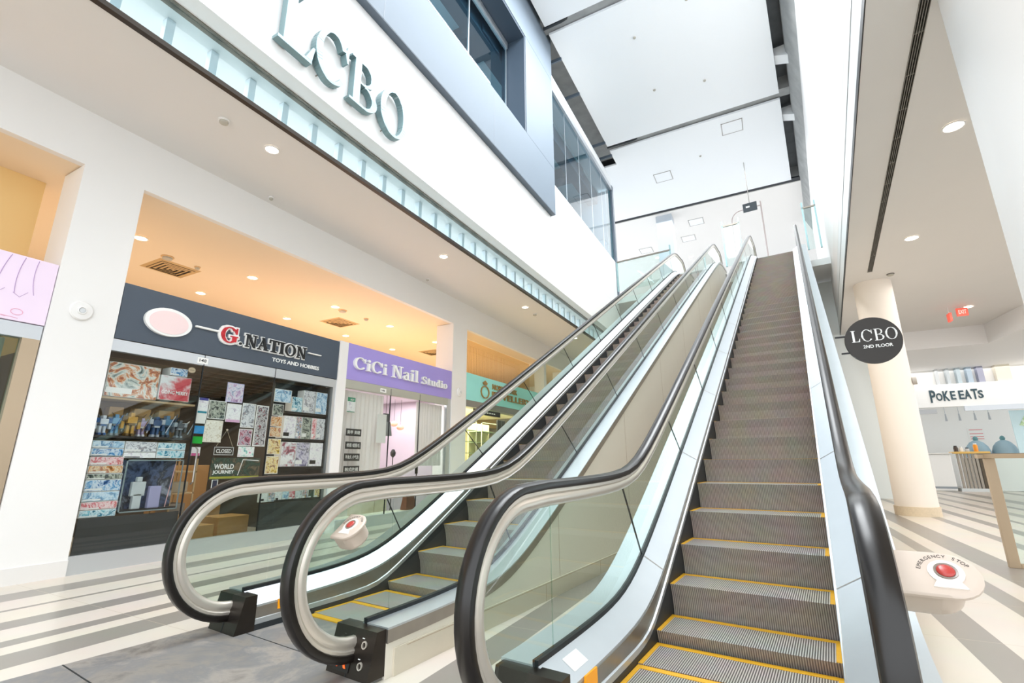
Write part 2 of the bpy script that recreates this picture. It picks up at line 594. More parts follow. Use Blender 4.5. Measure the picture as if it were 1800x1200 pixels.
def serif_glyph(c):
    """(polygons, advance): serif capitals and small letters on a unit cap height"""
    t, th, sf = 0.17, 0.045, 0.05
    P = []
    if c == 'L':
        P += rectp(.09, 0, .09 + t, 1) + rectp(0, 0, .62, sf) + rectp(0, 1 - sf, .36, 1)
        P += [[(.50, sf), (.62, sf), (.66, .30), (.62, .30)]]
        return P, .72
    if c == 'C':
        P += ringp(.44, .5, .44, .52, .16, .05, 38, 322, 40)
        P += [[(.74, .78), (.80, .62), (.84, .62), (.84, .98), (.80, .98)]]
        return P, .92
    if c == 'B':
        P += rectp(.09, 0, .09 + t, 1) + rectp(0, 0, .40, sf) + rectp(0, 1 - sf, .40, 1)
        P += ringp(.36, .75, .30, .25, .13, .05, -90, 90, 20) + ringp(.38, .26, .36, .26, .15, .05, -90, 90, 20)
        P += rectp(.24, .49, .40, .53)
        return P, .80
    if c == 'O':
        P += ringp(.44, .5, .44, .52, .155, .05, 0, 360, 44)
        return P, .94
    if c == 'N':
        P += rectp(.10, 0, .16, 1) + rectp(.66, 0, .72, 1) + rectp(0, 0, .28, sf) + rectp(.52, 1 - sf, .86, 1) + rectp(0, 1 - sf, .22, 1)
        P += [[(.08, 1), (.28, 1), (.74, 0), (.60, 0)]]
        return P, .90
    if c == 'S':
        P += ringp(.30, .73, .27, .27, .12, .06, 25, 250, 24) + ringp(.30, .26, .30, .27, .13, .06, -155, 70, 24)
        P += [[(.14, .62), (.30, .60), (.50, .40), (.34, .38)]]
        P += rectp(.50, .74, .55, .98) + rectp(.0, .02, .05, .28)
        return P, .66
    if c == 'i':
        P += rectp(.08, 0, .24, .66) + rectp(0, 0, .32, sf) + rectp(0, .61, .24, .66) + ringp(.16, .88, .10, .10, .10, .10, 0, 360, 14)
        return P, .36
    if c == 'l':
        P += rectp(.08, 0, .24, 1) + rectp(0, 0, .32, sf) + rectp(0, 1 - sf, .24, 1)
        return P, .36
    if c == 'a':
        P += ringp(.24, .19, .24, .20, .13, .05, 60, 320, 20) + rectp(.32, .06, .46, .50) + ringp(.24, .46, .22, .21, .10, .06, 0, 160, 14)
        P += rectp(.32, 0, .56, .07)
        return P, .60
    if c == 't':
        P += rectp(.12, .06, .26, .88) + rectp(0, .61, .40, .66) + ringp(.27, .14, .15, .14, .10, .06, 180, 330, 12)
        return P, .44
    if c == 'u':
        P += rectp(.07, .16, .22, .66) + ringp(.24, .19, .17, .19, .13, .07, 180, 320, 14) + rectp(.42, 0, .56, .66) + rectp(0, .61, .2, .66) + rectp(.34, .61, .56, .66) + rectp(.42, 0, .64, .05)
        return P, .68
    if c == 'd':
        P += ringp(.26, .33, .26, .34, .14, .05, 0, 360, 26) + rectp(.40, 0, .54, 1) + rectp(.32, 1 - sf, .54, 1) + rectp(.40, 0, .62, .05)
        return P, .66
    if c == 'o':
        P += ringp(.27, .33, .27, .34, .14, .05, 0, 360, 28)
        return P, .58
    if c == 'A':
        P += [[(.02, 0), (.09, 0), (.40, 1), (.34, 1)], [(.50, 0), (.72, 0), (.44, 1), (.26, 1)]] + rectp(.18, .30, .60, .36) + rectp(-.04, 0, .22, .06) + rectp(.44, 0, .80, .06)
        return P, .80
    if c == 'T':
        P += rectp(.27, 0, .47, 1) + rectp(0, .93, .74, 1) + rectp(.16, 0, .58, .06) + rectp(0, .72, .06, 1) + rectp(.68, .72, .74, 1)
        return P, .78
    if c == 'I':
        P += rectp(.09, 0, .28, 1) + rectp(0, 0, .37, .06) + rectp(0, .94, .37, 1)
        return P, .42
    if c == 'G':
        P += ringp(.44, .5, .44, .52, .20, .08, 40, 330, 40) + rectp(.60, .10, .82, .46) + rectp(.48, .40, .90, .47)
        P += [[(.70, .78), (.78, .62), (.84, .62), (.84, 1.0), (.78, 1.0)]]
        return P, .96
    if c == ' ':
        return [], .34
    return rectp(0, 0, .4, 1), .5

def serif_mb(s, org, u, v, w, h, depth, grow=0.0, track=0.0, mb=None):
    polys = []
    x = 0.0
    for c in s:
        P, adv = serif_glyph(c)
        for p in P:
            polys.append([(a + x, b) for a, b in p])
        x += adv + track
    x0 = min(a for p in polys for a, b in p)
    x1 = max(a for p in polys for a, b in p)
    k = w / (x1 - x0)
    u, v, org = Vector(u), Vector(v), Vector(org)
    n = u.cross(v)
    mb = mb or MB()
    for i_, p in enumerate(polys):
        q = [((a - x0) * k, b * h) for a, b in p]
        ox = sum(a for a, b in q) / len(q)
        oy = sum(b for a, b in q) / len(q)
        e_ = .0006 * (i_ % 6)                     # keeps overlapping strokes from lying in one plane
        q = [(a - math.copysign(min(e_, abs(a - ox) * .2), a - ox), b - math.copysign(min(e_, abs(b - oy) * .2), b - oy)) for a, b in q]
        if grow:
            cx = sum(a for a, b in q) / len(q)
            cy = sum(b for a, b in q) / len(q)
            q = [(a + math.copysign(grow, a - cx), b + math.copysign(grow, b - cy)) for a, b in q]
        mb.prism(q, 0.0, depth + .0004 * (i_ % 6), lambda a, b, t: org + u * a + v * b + n * t)
    return mb
# ------------------------------------------------------------------ escalators (built along their own axis, then turned by DL)
T30 = math.tan(math.radians(30))
TOP = 8.0
Y_END = 19.2
def smax(a, b, k):
    return 0.5 * (a + b + math.sqrt((a - b) ** 2 + 4 * k * k))
def smin(a, b, k):
    return 0.5 * (a + b - math.sqrt((a - b) ** 2 + 4 * k * k))
def Ln(y):
    return 1.005 + (y - 5.164) * T30
def zstep(y):
    return smin(smax(0.02, Ln(y), 0.05), TOP, 0.05)
def zdeck(y):
    return smin(smax(0.255, Ln(y) + 0.20, 0.12), TOP + 0.27, 0.12)
def zrail(y):
    return smin(smax(1.09, Ln(y) + 0.875, 0.10), TOP + 1.07, 0.10)
NC, NR = (2.17, 0.60), 0.49                      # lower newel circle (y, z), radius of the rail's centreline
TC = (18.6, TOP + 1.07 - 0.49)
RAIL = []
for i in range(0, 29):
    a = math.radians(-80 - 190 * i / 28)
    RAIL.append((NC[0] + NR * math.cos(a), NC[1] + NR * math.sin(a)))
yy = 2.35
while yy < 18.5:
    RAIL.append((yy, zrail(yy)))
    yy += 0.18 if (yy < 5 or yy > 16) else 0.6
for i in range(0, 29):
    a = math.radians(90 - 170 * i / 28)
    RAIL.append((TC[0] + NR * math.cos(a), TC[1] + NR * math.sin(a)))

def sweep(mb, path, sec, x):
    """cross-section (dx, dn) carried along a (y, z) path in the plane of x"""
    rg = []
    n = len(path)
    for i, (y, z) in enumerate(path):
        a, b = path[max(i - 1, 0)], path[min(i + 1, n - 1)]
        ty, tz = b[0] - a[0], b[1] - a[1]
        l = math.hypot(ty, tz)
        ty, tz = ty / l, tz / l
        rg.append([(x + dx, y - tz * dn, z + ty * dn) for dx, dn in sec])
    return mb.loft(rg)

RAIL_SEC = [(-.030, -.024), (-.040, -.020), (-.045, -.004), (-.040, .014), (-.024, .024), (.024, .024), (.040, .014), (.045, -.004), (.040, -.020), (.030, -.024)]
GUIDE_SEC = [(-.030, -.024), (.030, -.024), (.033, -.040), (.022, -.052), (.030, -.064), (.034, -.082), (.026, -.102), (.010, -.112), (-.010, -.112), (-.026, -.102), (-.034, -.082), (-.030, -.064), (-.022, -.052), (-.033, -.040)]

def ys_range(a, b):
    r = []
    y = a
    while y < b - 1e-6:
        r.append(y)
        y += 0.12 if (y < 5 or y > 16) else 0.6
    r.append(b)
    return r

def band(mb, ys, f):
    """strip of quads: f(y) gives the (x, z) corners across it"""
    return mb.loft([[(x, y, z) for x, z in f(y)] for y in ys], closed=True)

def escalator(xc, label, stop_side_label):
    base_e = (xc, 1.7, 0.0)
    root = thing('escalator', label, 'escalator', e2w(*base_e), rot=-DL, off=base_e)
    HW = 0.70
    # steps
    first = None
    for n in range(-6, 34):
        y = 5.164 + 0.4 * n
        z = zstep(y)
        if first is None:
            m = MB()
            rise = 0.26
            prof = [(0, 0), (0.005, -0.012), (0.035, -rise * .35), (0.05, -rise * .7), (0.05, -rise), (0.07, -rise), (0.07, -0.03), (0.40, -0.03), (0.40, 0)]
            m.mi = 1
            m.px([(y + a, z + b) for a, b in prof], xc - 0.525, xc + 0.525)
            # the last profile edge is the tread
            nf = len(prof)
            m.m[2 + nf - 1] = 0
            first = m.build('step', [tread_mat, riser_mat], root)
            b = MB()
            b.box(xc - 0.525, y + 0.006, z, xc - 0.497, y + 0.40, z + 0.003)
            b.box(xc + 0.497, y + 0.006, z, xc + 0.525, y + 0.40, z + 0.003)
            b.box(xc - 0.497, y + 0.352, z, xc + 0.497, y + 0.40, z + 0.003)
            line = b.build('yellow_border', yellow, first)
            fy, fz = y, z
        else:
            s = first.copy()
            C.objects.link(s)
            s.location = (0, y - fy, z - fz)
            l = line.copy()
            C.objects.link(l)
            l.parent = s
    # comb and floor plates
    p = MB()
    p.box(xc - 0.93, 0.35, 0, xc + 0.87, 2.62, 0.018)
    p.box(xc - 0.52, 2.62, 0, xc + 0.52, 2.74, 0.018)
    fp = p.build('floor_plate', plate_mat, root)
    j = MB()
    j.box(xc - 0.93, 1.28, 0.018, xc + 0.87, 1.288, 0.0195).box(xc - 0.93, 2.2, 0.018, xc + 0.5, 2.206, 0.0195)
    j.build('plate_joint', dark_seal, fp)
    p = MB()
    p.box(xc - 0.5, 2.70, 0.018, xc + 0.5, 2.76, 0.026)
    p.build('comb_strip', yellow, root)
    p = MB()
    p.box(xc - 0.93, 18.35, TOP - 0.1, xc + 0.93, 20.4, TOP + 0.005)
    p.build('floor_plate', plate_mat, root)
    ys = ys_range(2.24, Y_END - 0.5)
    joints = [2.42] + [2.42 + 1.46 * k for k in range(1, 11)] + [18.55]
    for side in (-1, 1):
        s = -side                                 # towards the steps
        xr = xc + side * HW
        xi = xc + side * 0.545                    # skirt plane
        h = sweep(MB(), RAIL, RAIL_SEC, xr).build('handrail', rubber, root, 40)
        sweep(MB(), RAIL[1:-1], GUIDE_SEC, xr).build('guide_rail', chrome, h, 40)
        # inner deck, skirt, bead, brush
        m = MB()
        band(m, ys, lambda y: [(xr + s * .012, zdeck(y)), (xi, zdeck(y) - .085), (xi, zdeck(y) - .12), (xr + s * .012, zdeck(y) - .05)])
        dk = m.build('inner_deck', alu_deck, root, 30)
        m = MB()
        for jy in joints[1:-1]:
            m.add([(xr + s * .013, jy - .004, zdeck(jy - .004) + .002), (xi, jy - .004, zdeck(jy - .004) - .083), (xi, jy + .004, zdeck(jy + .004) - .083), (xr + s * .013, jy + .004, zdeck(jy + .004) + .002)], [(0, 1, 2, 3)])
        m.build('deck_joint', steel, dk)
        m = MB()
        band(m, ys, lambda y: [(xi + s * .001, zdeck(y) - .10), (xi + s * .004, zdeck(y) - .10), (xi + s * .004, max(zstep(y) - .02, .018)), (xi + s * .001, max(zstep(y) - .02, .018))])
        m.build('skirt_upper', steel, root)
        m = MB()
        band(m, ys, lambda y: [(xi + s * .003, zstep(y) + .075), (xi + s * .016, zstep(y) + .07), (xi + s * .016, zstep(y) + .035), (xi + s * .003, zstep(y) + .03)])
        m.build('deflector_rail', alu, root)
        m = MB()
        band(m, ys, lambda y: [(xi + s * .002, zstep(y) + .034), (xi + s * .018, zstep(y) + .034), (xi + s * .018, zstep(y) - .35 if y > 3.2 else .01), (xi + s * .002, zstep(y) - .35 if y > 3.2 else .01)])
        m.build('skirt_panel', skirt_dark, root)
        # outer deck and its edge
        m = MB()
        band(m, ys, lambda y: [(xr + side * .012, zdeck(y)), (xr + side * .20, zdeck(y)), (xr + side * .20, zdeck(y) - .012), (xr + side * .012, zdeck(y) - .012)])
        m.build('outer_deck', alu_deck, root, 30)
        m = MB()
        band(m, ys, lambda y: [(xr + side * .185, zdeck(y) - .012), (xr + side * .199, zdeck(y) - .012), (xr + side * .199, zdeck(y) - .085), (xr + side * .185, zdeck(y) - .085)])
        m.build('deck_edge', steel, root, 30)
        # glazing seal
        m = MB()
        band(m, ys, lambda y: [(xr - .016, zdeck(y) + .022), (xr + .016, zdeck(y) + .022), (xr + .016, zdeck(y) - .01), (xr - .016, zdeck(y) - .01)])
        m.build('glazing_seal', dark_seal, root)
        # glass panels
        def lean(y):
            return 0.42 * max(0, min(1, (y - 2.6) / 1.6)) * max(0, min(1, (18.4 - y) / 1.6))
        def topp(y):
            yt = y - lean(y)
            return (yt, zrail(yt) - 0.105)
        for a, b in zip(joints[:-1], joints[1:]):
            n = 10 if (a < 5 or a > 15) else 3
            ysub = [a + .004 + (b - a - .008) * k / n for k in range(n + 1)]
            poly = [(y, zdeck(y) - .005) for y in ysub] + [topp(y) for y in reversed(ysub)]
            MB().px(poly, xr - .006, xr + .006).build('glass_panel', balu_glass, root)
            if b < 18:
                yt, zt = topp(b)
                MB().px([(b - .004, zdeck(b)), (b + .004, zdeck(b)), (yt + .004, zt), (yt - .004, zt)], xr - .0055, xr + .0055).build('panel_gap', dark_seal, root)
        R = NR - .105
        poly = [(2.416, zdeck(2.416))]
        for k in range(0, 25):
            a = math.radians(-50 - 220 * k / 24)
            poly.append((NC[0] + R * math.cos(a), NC[1] + R * math.sin(a)))
        poly = [q for q in poly if q[0] <= 2.416] + [(2.416, NC[1] + R)]
        MB().px(poly, xr - .006, xr + .006).build('glass_panel', balu_glass, root)
        poly = [(18.554, zdeck(18.554)), (18.554, TC[1] + R)]
        for k in range(0, 25):
            a = math.radians(90 - 150 * k / 24)
            poly.append((TC[0] + R * math.cos(a), TC[1] + R * math.sin(a)))
        poly = [q for q in poly if q[0] >= 18.554]
        MB().px(poly, xr - .006, xr + .006).build('glass_panel', balu_glass, root)
        # newel base with its rail inlet
        m = MB()
        xa, xb = xr - .185, xr + .185
        if s > 0:
            xb = xi + .02
        else:
            xa = xi - .02
        m.px([(2.11, 0.018), (2.17, .262), (2.26, .264), (2.26, 0.018)], xa, xb)
        nb = m.build('newel_base', bronze, root)
        m = MB()
        m.px([(2.108, .02), (2.158, .22), (2.168, .22), (2.118, .02)], xr - .004, xr + .004)
        m.build('cover_joint', dark_seal, nb)
        if side < 0 and xc < -2:                   # steel plate beside the walkway at the foot
            MB().box(xi + s * .0045, 2.24, .02, xi + s * .007, 3.0, .155).build('base_cover', steel, root)
        # cladding below the outer deck, with a plinth
        m = MB()
        x0, x1 = xr + side * .17, xr + side * .188
        yc = ys
        rg = [[(x0, y, 0), (x1, y, 0), (x1, y, zdeck(y) - .08), (x0, y, zdeck(y) - .08)] for y in yc]
        m.loft(rg)
        cl = m.build('side_cladding', cladding, root)
        m = MB()
        for k in range(1, 8):
            jy = 2.4 + 2.05 * k
            m.box(xr + side * .1881, jy, .16, xr + side * .189, jy + .006, zdeck(jy) - .09)
        m.build('cladding_joint', tan_frame, cl)
        m = MB()
        m.box(xr + side * .188, 2.3, 0, xr + side * .202, 18.5, .15)
        pl = m.build('plinth', base_stone, root)
        m = MB()
        for k in range(0, 12):
            jy = 2.9 + 1.25 * k
            m.box(xr + side * .202, jy, .0, xr + side * .2025, jy + .006, .145)
        m.box(xr + side * .202, 2.4, .138, xr + side * .2027, 18.5, .142)
        m.build('plinth_joint', tan_frame, pl)
    # orange reflector on the left skirt, and the rating sticker on the left deck
    xl = xc - 0.545
    MB().box(xl + .004, 2.44, .125, xl + .014, 2.58, .195).build('orange_reflector', orange, root)
    xr = xc - HW
    def ond(dx, y):
        return (xr + dx, y, zdeck(y) - .085 * (dx - .012) / .143 + .0015)
    MB().add([ond(.05, 2.42), ond(.12, 2.42), ond(.12, 2.58), ond(.05, 2.58)], [(0, 1, 2, 3)]).build('deck_sticker', white_print, root)
    # indicator and key switches on the front of the right newel base
    xk = xc + HW
    def front(x, t, d):                           # t: height share, d: stand-off
        y = 2.11 + (2.17 - 2.11) * t
        return (x, y - d, .02 + .242 * t)
    def fpanel(x0, x1, t0, t1, d0, d1):
        m = MB()
        m.loft([[front(x0, t0, d0), front(x1, t0, d0), front(x1, t1, d0), front(x0, t1, d0)], [front(x0, t0, d1), front(x1, t0, d1), front(x1, t1, d1), front(x0, t1, d1)]])
        return m
    ind = fpanel(xk - .115, xk + .02, .08, .72, 0.0, .006).build('indicator_panel', black_plastic, root)
    m = MB()
    for sg in (-1, 1):
        pts = []
        for k in range(9):
            u = -1 + 2 * k / 8
            xx = xk - .05 + sg * (0.010 + .026 * u * u)
            pts.append((xx, .40 + .24 * u))
        m.loft([[front(x - .008, t, .0062), front(x + .008, t, .0062), front(x + .008, t, .009), front(x - .008, t, .009)] for x, t in pts])
    m.build('stop_cross', pbr('orange cross', 'f06a2a', .4, emit='f0561a', es=.8), ind)
    for t in (.70, .28):
        c = front(xk + .07, t, .002)
        m = MB()
        rg = []
        for r, d in ((.014, .0), (.020, .0), (.020, .008), (.014, .008)):
            rg.append([front(xk + .105 + r * math.cos(a * PI / 10), t + r * math.sin(a * PI / 10) / .242, d) for a in range(20)])
        m.loft(rg + [rg[0]], caps=False)
        ks = m.build('key_switch', chrome, root, 30)
        fpanel(xk + .078, xk + .096, t + .115, t + .135, .001, .003).build('switch_mark', white_print, ks)
    return root

escA = escalator(-3.24, 'escalator on the left next to the shop fronts, steel plate at its foot', '')
escB = escalator(-0.63, 'escalator on the right nearest the viewer, rising past the round sign', '')

def emergency_stop(xr, y, z, label, size=1.0, cx=.105):
    base_e = (xr, y, z - .16)
    root = thing('emergency_stop', label, 'emergency stop', e2w(*base_e), rot=-DL, off=base_e)
    tl = math.radians(38)
    def P(a, b, c):                               # a: out from the glass, b: up the face, c: off the face
        a, b, c = a * size, b * size, c * size
        return (xr + .006 + a, y + b * math.cos(tl) - c * math.sin(tl), z + b * math.sin(tl) + c * math.cos(tl))
    out = [(0, -.115), (cx, -.115)]
    for k in range(13):
        a = math.radians(-90 + 180 * k / 12)
        out.append((cx + .115 * math.cos(a), .115 * math.sin(a)))
    out.append((0, .115))
    m = MB()
    rg = []
    for sc_, c in ((1, -.012), (1, 0), (.96, .006), (.93, .008)):
        rg.append([P(a * sc_, b * sc_, c) for a, b in out])
    m.loft(rg)
    m.build('face_plate', stop_beige, root, 30)
    m = MB()
    rg = []
    for sc_, c in ((.86, -.012), (.82, -.12), (.74, -.14)):
        rg.append([P(a * sc_, b * sc_, c) for a, b in out])
    m.loft(rg)
    m.build('housing', stop_beige, root, 30)
    m = MB()
    rim = [(cx + .062 * math.cos(a * PI / 14), .062 * math.sin(a * PI / 14)) for a in range(-8, 37) if not (-11 < a < -8)]
    cov = [(cx + .06 * math.cos(math.radians(d)), .004 + .06 * math.sin(math.radians(d))) for d in range(-50, 231, 14)] + [(cx - .055, -.075), (cx + .055, -.075)]
    m.loft([[P(a, b, .008) for a, b in cov], [P(a, b, .013) for a, b in cov]])
    m.build('button_cover', pbr('pale button cover', 'f0e9e2', .3), root)
    m = MB()
    rg = []
    for r, c in ((.040, .013), (.040, .018), (.032, .016), (.0305, .0145)):
        rg.append([P(cx + r * math.cos(a * PI / 12), .006 + r * math.sin(a * PI / 12), c) for a in range(24)])
    m.loft(rg)
    m.build('button_ring', pbr('grey ring', '8a8076', .3), root, 30)
    m = MB()
    rg = []
    for r, c in ((.031, .0165), (.029, .021), (.018, .025), (.004, .026)):
        rg.append([P(cx + r * math.cos(a * PI / 12), .006 + r * math.sin(a * PI / 12), c) for a in range(24)])
    m.loft(rg)
    m.build('push_button', red_button, root, 50)
    m = MB()
    word = 'EMERGENCY STOP'
    for i, ch in enumerate(word):
        if ch == ' ':
            continue
        a = math.radians(168 - 136 * i / (len(word) - 1))
        r = .082
        ux, uy = math.sin(a), -math.cos(a)
        vs, fs = text_geo(ch)
        x0 = min(p.x for p in vs); x1 = max(p.x for p in vs)
        m.add([P(cx + r * math.cos(a) + ux * (p.x - (x0 + x1) / 2) * .022 - (-uy) * 0 + math.cos(a) * p.y * .022,
                 r * math.sin(a) + uy * (p.x - (x0 + x1) / 2) * .022 + math.sin(a) * p.y * .022,
                 .0082 + (p.z + .5) * .001) for p in vs], fs)
    m.build('lettering', pbr('grey lettering', '4a423c', .5), root)
    return root

emergency_stop(0.07, 2.08, .875, 'beige emergency stop box on the outside of the right handrail, nearest the viewer', .74, .235)
emergency_stop(-2.54, 2.0, .855, 'beige emergency stop box seen inside the loop of the middle handrail', .82)
# ------------------------------------------------------------------ the building
XF = -7.2                                        # line of the shop fronts
struct('floor', MB().box(-14.5, -14, -.2, 34, 42, 0), floor_mat)

# left bulkhead over the shops, its piers and their bases
struct('wall_left', MB().box(-7.30, -6, 4.89, XF, 24, 5.62), white_paint)
for a, b in ((2.14, 2.80), (10.24, 10.92), (18.34, 19.0), (-5.9, -5.2)):
    struct('pillar', MB().box(-7.75, a, 0, XF, b, 4.89), white_paint)
for a, b in ((2.14, 2.80), (10.24, 10.92), (-5.9, -5.2)):
    struct('baseboard_left', MB().box(-7.76, a - .005, 0, XF + .012, b + .005, .17), pbr('pale base board', 'e2dfdc', .45))
struct('trim_1', MB().box(-7.5, 6.43, 0, XF, 6.645, 3.56), white_paint)      # slim post between two shop fronts
struct('trim_2', MB().box(-7.6, 16.2, 0, XF, 16.42, 4.89), white_paint)
# ceiling over the left walkway, its edge and the upper floor above it
struct('ceiling', MB().box(-7.75, -6, 5.62, -5.30, 24, 5.66), soffit_paint)
struct('trim_3', MB().box(-5.33, -6, 5.60, -5.26, 21, 5.66), bronze)
struct('trim_4', MB().box(-5.36, -6, 6.19, -5.24, 21, 6.245), bronze_trim)
# glazed strip above the edge with posts behind it
g = struct('window_1', MB().box(-5.296, -6, 5.66, -5.284, 21, 6.19), strip_glass)
for k in range(0, 52):
    y = -1.0 + .505 * k
    if y > 20.5:
        break
    struct('glass_post', MB().box(-5.62, y, 5.66, -5.52, y + .09, 6.2), pbr('pale blue post', 'eef3f8', .4), g)
struct('wall_strip', MB().box(-6.6, -6, 5.66, -6.5, 21, 6.3), panel_white)
struct('ceiling', MB().box(-6.6, -6, 6.25, -5.02, 21, 6.3), soffit_paint)
# white sign band (fascia) with a fine seam
struct('wall_fascia', MB().box(-6.0, -6, 6.205, -5.0, 19.35, 8.45), pbr('white sign band', 'fbfbfb', .4))
struct('wall_fascia', MB().box(-6.0, 12.0, 8.45, -5.0, 19.35, 9.68), pbr('white sign band', 'fbfbfb', .4))
struct('trim_5', MB().box(-5.0, -6, 7.62, -4.9985, 19.35, 7.626), soffit_paint)
# blue grey projecting panel wall with a deep window
PX = -4.85
pw = MB()
pw.box(-5.6, -6, 8.42, PX, 12.05, 9.96)
pw.box(-5.6, 10.12, 9.96, PX, 12.05, 13.22)
pw.box(-5.6, -6, 13.22, PX, 12.05, 15.2)
wp = struct('wall_panel', pw, blue_grey)
j = MB()
j.box(PX, 10.12, 9.955, PX + .002, 12.05, 9.967).box(PX, 10.12, 13.214, PX + .002, 12.05, 13.226)
for y in (4.65, 8.34):
    j.box(PX, y, 8.42, PX + .002, y + .012, 9.96)
struct('panel_joint', j, blue_grey_dark, wp)
struct('trim_6', MB().box(-5.59, -6, 8.405, PX - .004, 12.045, 8.42), blue_grey_dark)
wd = struct('window_2', MB().box(-5.42, -6, 9.965, -5.41, 10.0, 13.1), curtain_glass)
m = MB().box(-5.59, 10.04, 9.96, PX - .01, 10.118, 13.22)
struct('window_reveal', m, pbr('slate reveal', '3b4856', .6), wd)
struct('window_head', MB().box(-5.59, -6, 13.12, PX - .01, 10.04, 13.216), pbr('slate reveal', '3b4856', .6), wd)
struct('window_frame', MB().box(-5.45, -6, 12.88, -5.36, 9.98, 13.10), alu, wd)
m = MB()
for y in (3.2, 5.6, 8.0, 9.95):
    m.box(-5.44, y, 9.96, -5.40, y + .03, 12.9)
struct('window_mullion', m, alu, wd)
# curtain wall beyond the panel
cw = struct('window_3', MB().box(-5.07, 12.05, 9.68, -5.05, 19.2, 13.2), curtain_glass)
struct('window_frame', MB().box(-5.15, 12.05, 13.2, -4.97, 19.35, 13.42), silver_frame, cw)
m = MB()
for y in (13.6, 15.0, 16.4, 17.8):
    m.box(-5.062, y, 9.68, -5.046, y + .018, 13.2)
struct('glass_joint', m, alu, cw)
struct('corner_mullion', MB().box(-5.2, 19.2, 7.95, -4.96, 19.42, 13.45), blue_grey_dark, cw)
struct('corner_glass', MB().box(-6.6, 19.38, 8.0, -5.2, 19.4, 13.2), curtain_glass, cw)
struct('corner_rail', MB().box(-5.22, 19.12, 9.68, -5.05, 19.2, 13.2), pbr('sea green frame', '86a4a6', .3, .3), cw)
# ducts and hangers above the curtain wall
struct('trim_7', MB().py([(-5.7, 13.42), (-5.02, 13.42), (-4.98, 13.75), (-5.08, 14.05), (-5.3, 14.3), (-5.7, 14.4)], 12.05, 19.3), pbr('pale duct board', 'eef1f3', .5))
m = MB()
struct('trim_8', MB().box(-5.75, -2, 14.95, -4.6, 19.4, 15.2), concrete)
for y in (12.6, 14.4, 17.6, 18.6):
    struct('trim_9', MB().box(-5.4, y, 14.5, -4.7, y + .05, 14.62), blue_grey_dark)
# rooms behind the upper windows
struct('wall_upper', MB().box(-12.2, -6, 8.4, -12, 19.3, 15), pbr('upper room wall', 'b6c6cc', .6))
struct('wall_upper', MB().box(-12, 19.22, 9.4, -5.3, 19.3, 13.25), pbr('upper end wall', 'a9bcc4', .5))
struct('floor_upper', MB().box(-12, -6, 9.3, -5.6, 19.3, 9.4), pbr('upper room floor', 'c6cccd', .6))
struct('ceiling_upper', MB().box(-12, -6, 13.25, -5.6, 9.0, 13.3).box(-12, 9.9, 13.25, -5.6, 16.6, 13.3).box(-12, 17.2, 13.25, -5.6, 19.3, 13.3), pbr('upper room ceiling', 'cfdde1', .6))
struct('beam', MB().box(-12, 9.0, 12.75, -5.6, 9.9, 13.3).box(-12, 16.6, 12.8, -5.6, 17.2, 13.3), blue_grey_dark)
struct('beam', MB().box(-6.1, -6, 12.7, -5.65, 19.2, 13.25), blue_grey_dark)

# atrium ceiling: big white panels with dark gaps, concrete above
def cx_left(y):
    return -4.72
def cx_right(y):                                 # the right edge follows the right-hand slab
    return e2w(.27, y, 0)[0] - 0.0
def right_x(ye, y):
    c, s = math.cos(DL), math.sin(DL)
    ys = (y + ye * s) / c                        # point of the line x_E = ye at world y
    return ye * c + ys * s
for a, b in ((6.2, 11.28), (11.62, 18.0), (18.36, 24.75), (25.05, 37.9)):
    m = MB()
    L_ = -4.72 if b < 30 else -14
    R_ = (lambda y: right_x(.27, y)) if b < 30 else (lambda y: 14)
    if 18 < a < 19:
        m.pz([(L_, a), (R_(a), a), (R_(b), b), (-10, b), (-10, 19.45), (L_, 19.45)], 14.6, 14.68)
    else:
        m.pz([(L_, a), (R_(a), a), (R_(b), b), (L_, b)], 14.6, 14.68)
    struct('ceiling_panel', m, panel_white if b < 30 else pbr('warm white ceiling', 'efebe7', .5))
struct('ceiling_slab', MB().box(-14, 5.6, 15.25, 14, 38, 15.4), concrete_dark)
for a, b in ((11.20, 11.70), (17.95, 18.4), (24.7, 25.1)):
    struct('beam', MB().box(-4.9, a, 14.72, 9, b, 15.25), concrete)
for k, (x, y) in enumerate(((-4.45, 11.36), (-4.4, 18.1), (-3.9, 18.12))):
    struct('trim_%d' % (10 + k), MB().tube([(x - .35, y, 14.63), (x + .25, y, 14.63), (x + .42, y, 14.66), (x + .45, y, 14.8)], .05, 10), pbr('dark pipe', '24292d', .4))
struct('ceiling_wall', MB().box(-14, 37.9, 7.9, 14, 38.1, 15.3), panel_white)

struct('trim_22', MB().box(-10, 24.70, 14.64, 5, 25.1, 14.70), pbr('painted gap shade', '2a2e33', .6))  # dark strip put in for the shade inside the ceiling gap
# right-hand slab: upper wall, reveals, ceiling below it (parallel to the escalators)
def estruct(name, mb, mat, parent=None, smooth=0):
    mb.map(lambda x, y, z: e2w(x, y, z))
    return struct(name, mb, mat, parent, smooth)
wr = estruct('wall_right', MB().box(.935, -1.5, 5.73, 1.3, 30, 14.95), white_paint)
estruct('wall_band', MB().box(.917, -1.5, 5.73, .934, 30, 6.24), pbr('pale slab edge', 'e3e6e6', .45), wr)
estruct('wall_groove', MB().box(.925, -1.5, 6.24, .936, 30, 6.30), pbr('grey groove', '7d868b', .4), wr)
estruct('wall_band', MB().box(.917, -1.5, 6.30, .934, 30, 6.62), pbr('pale band', 'dfe0e0', .45), wr)
estruct('wall_band', MB().box(.917, -1.5, 6.63, .934, 30, 7.34), pbr('beige white band', 'e6e1de', .5), wr)
estruct('wall_reveal', MB().box(.905, -1.5, 5.615, .9165, 30, 5.735), black, wr)
estruct('trim_13', MB().py([(.62, 14.68), (.934, 13.9), (.934, 15.2), (.62, 15.2)], 8, 30), concrete)
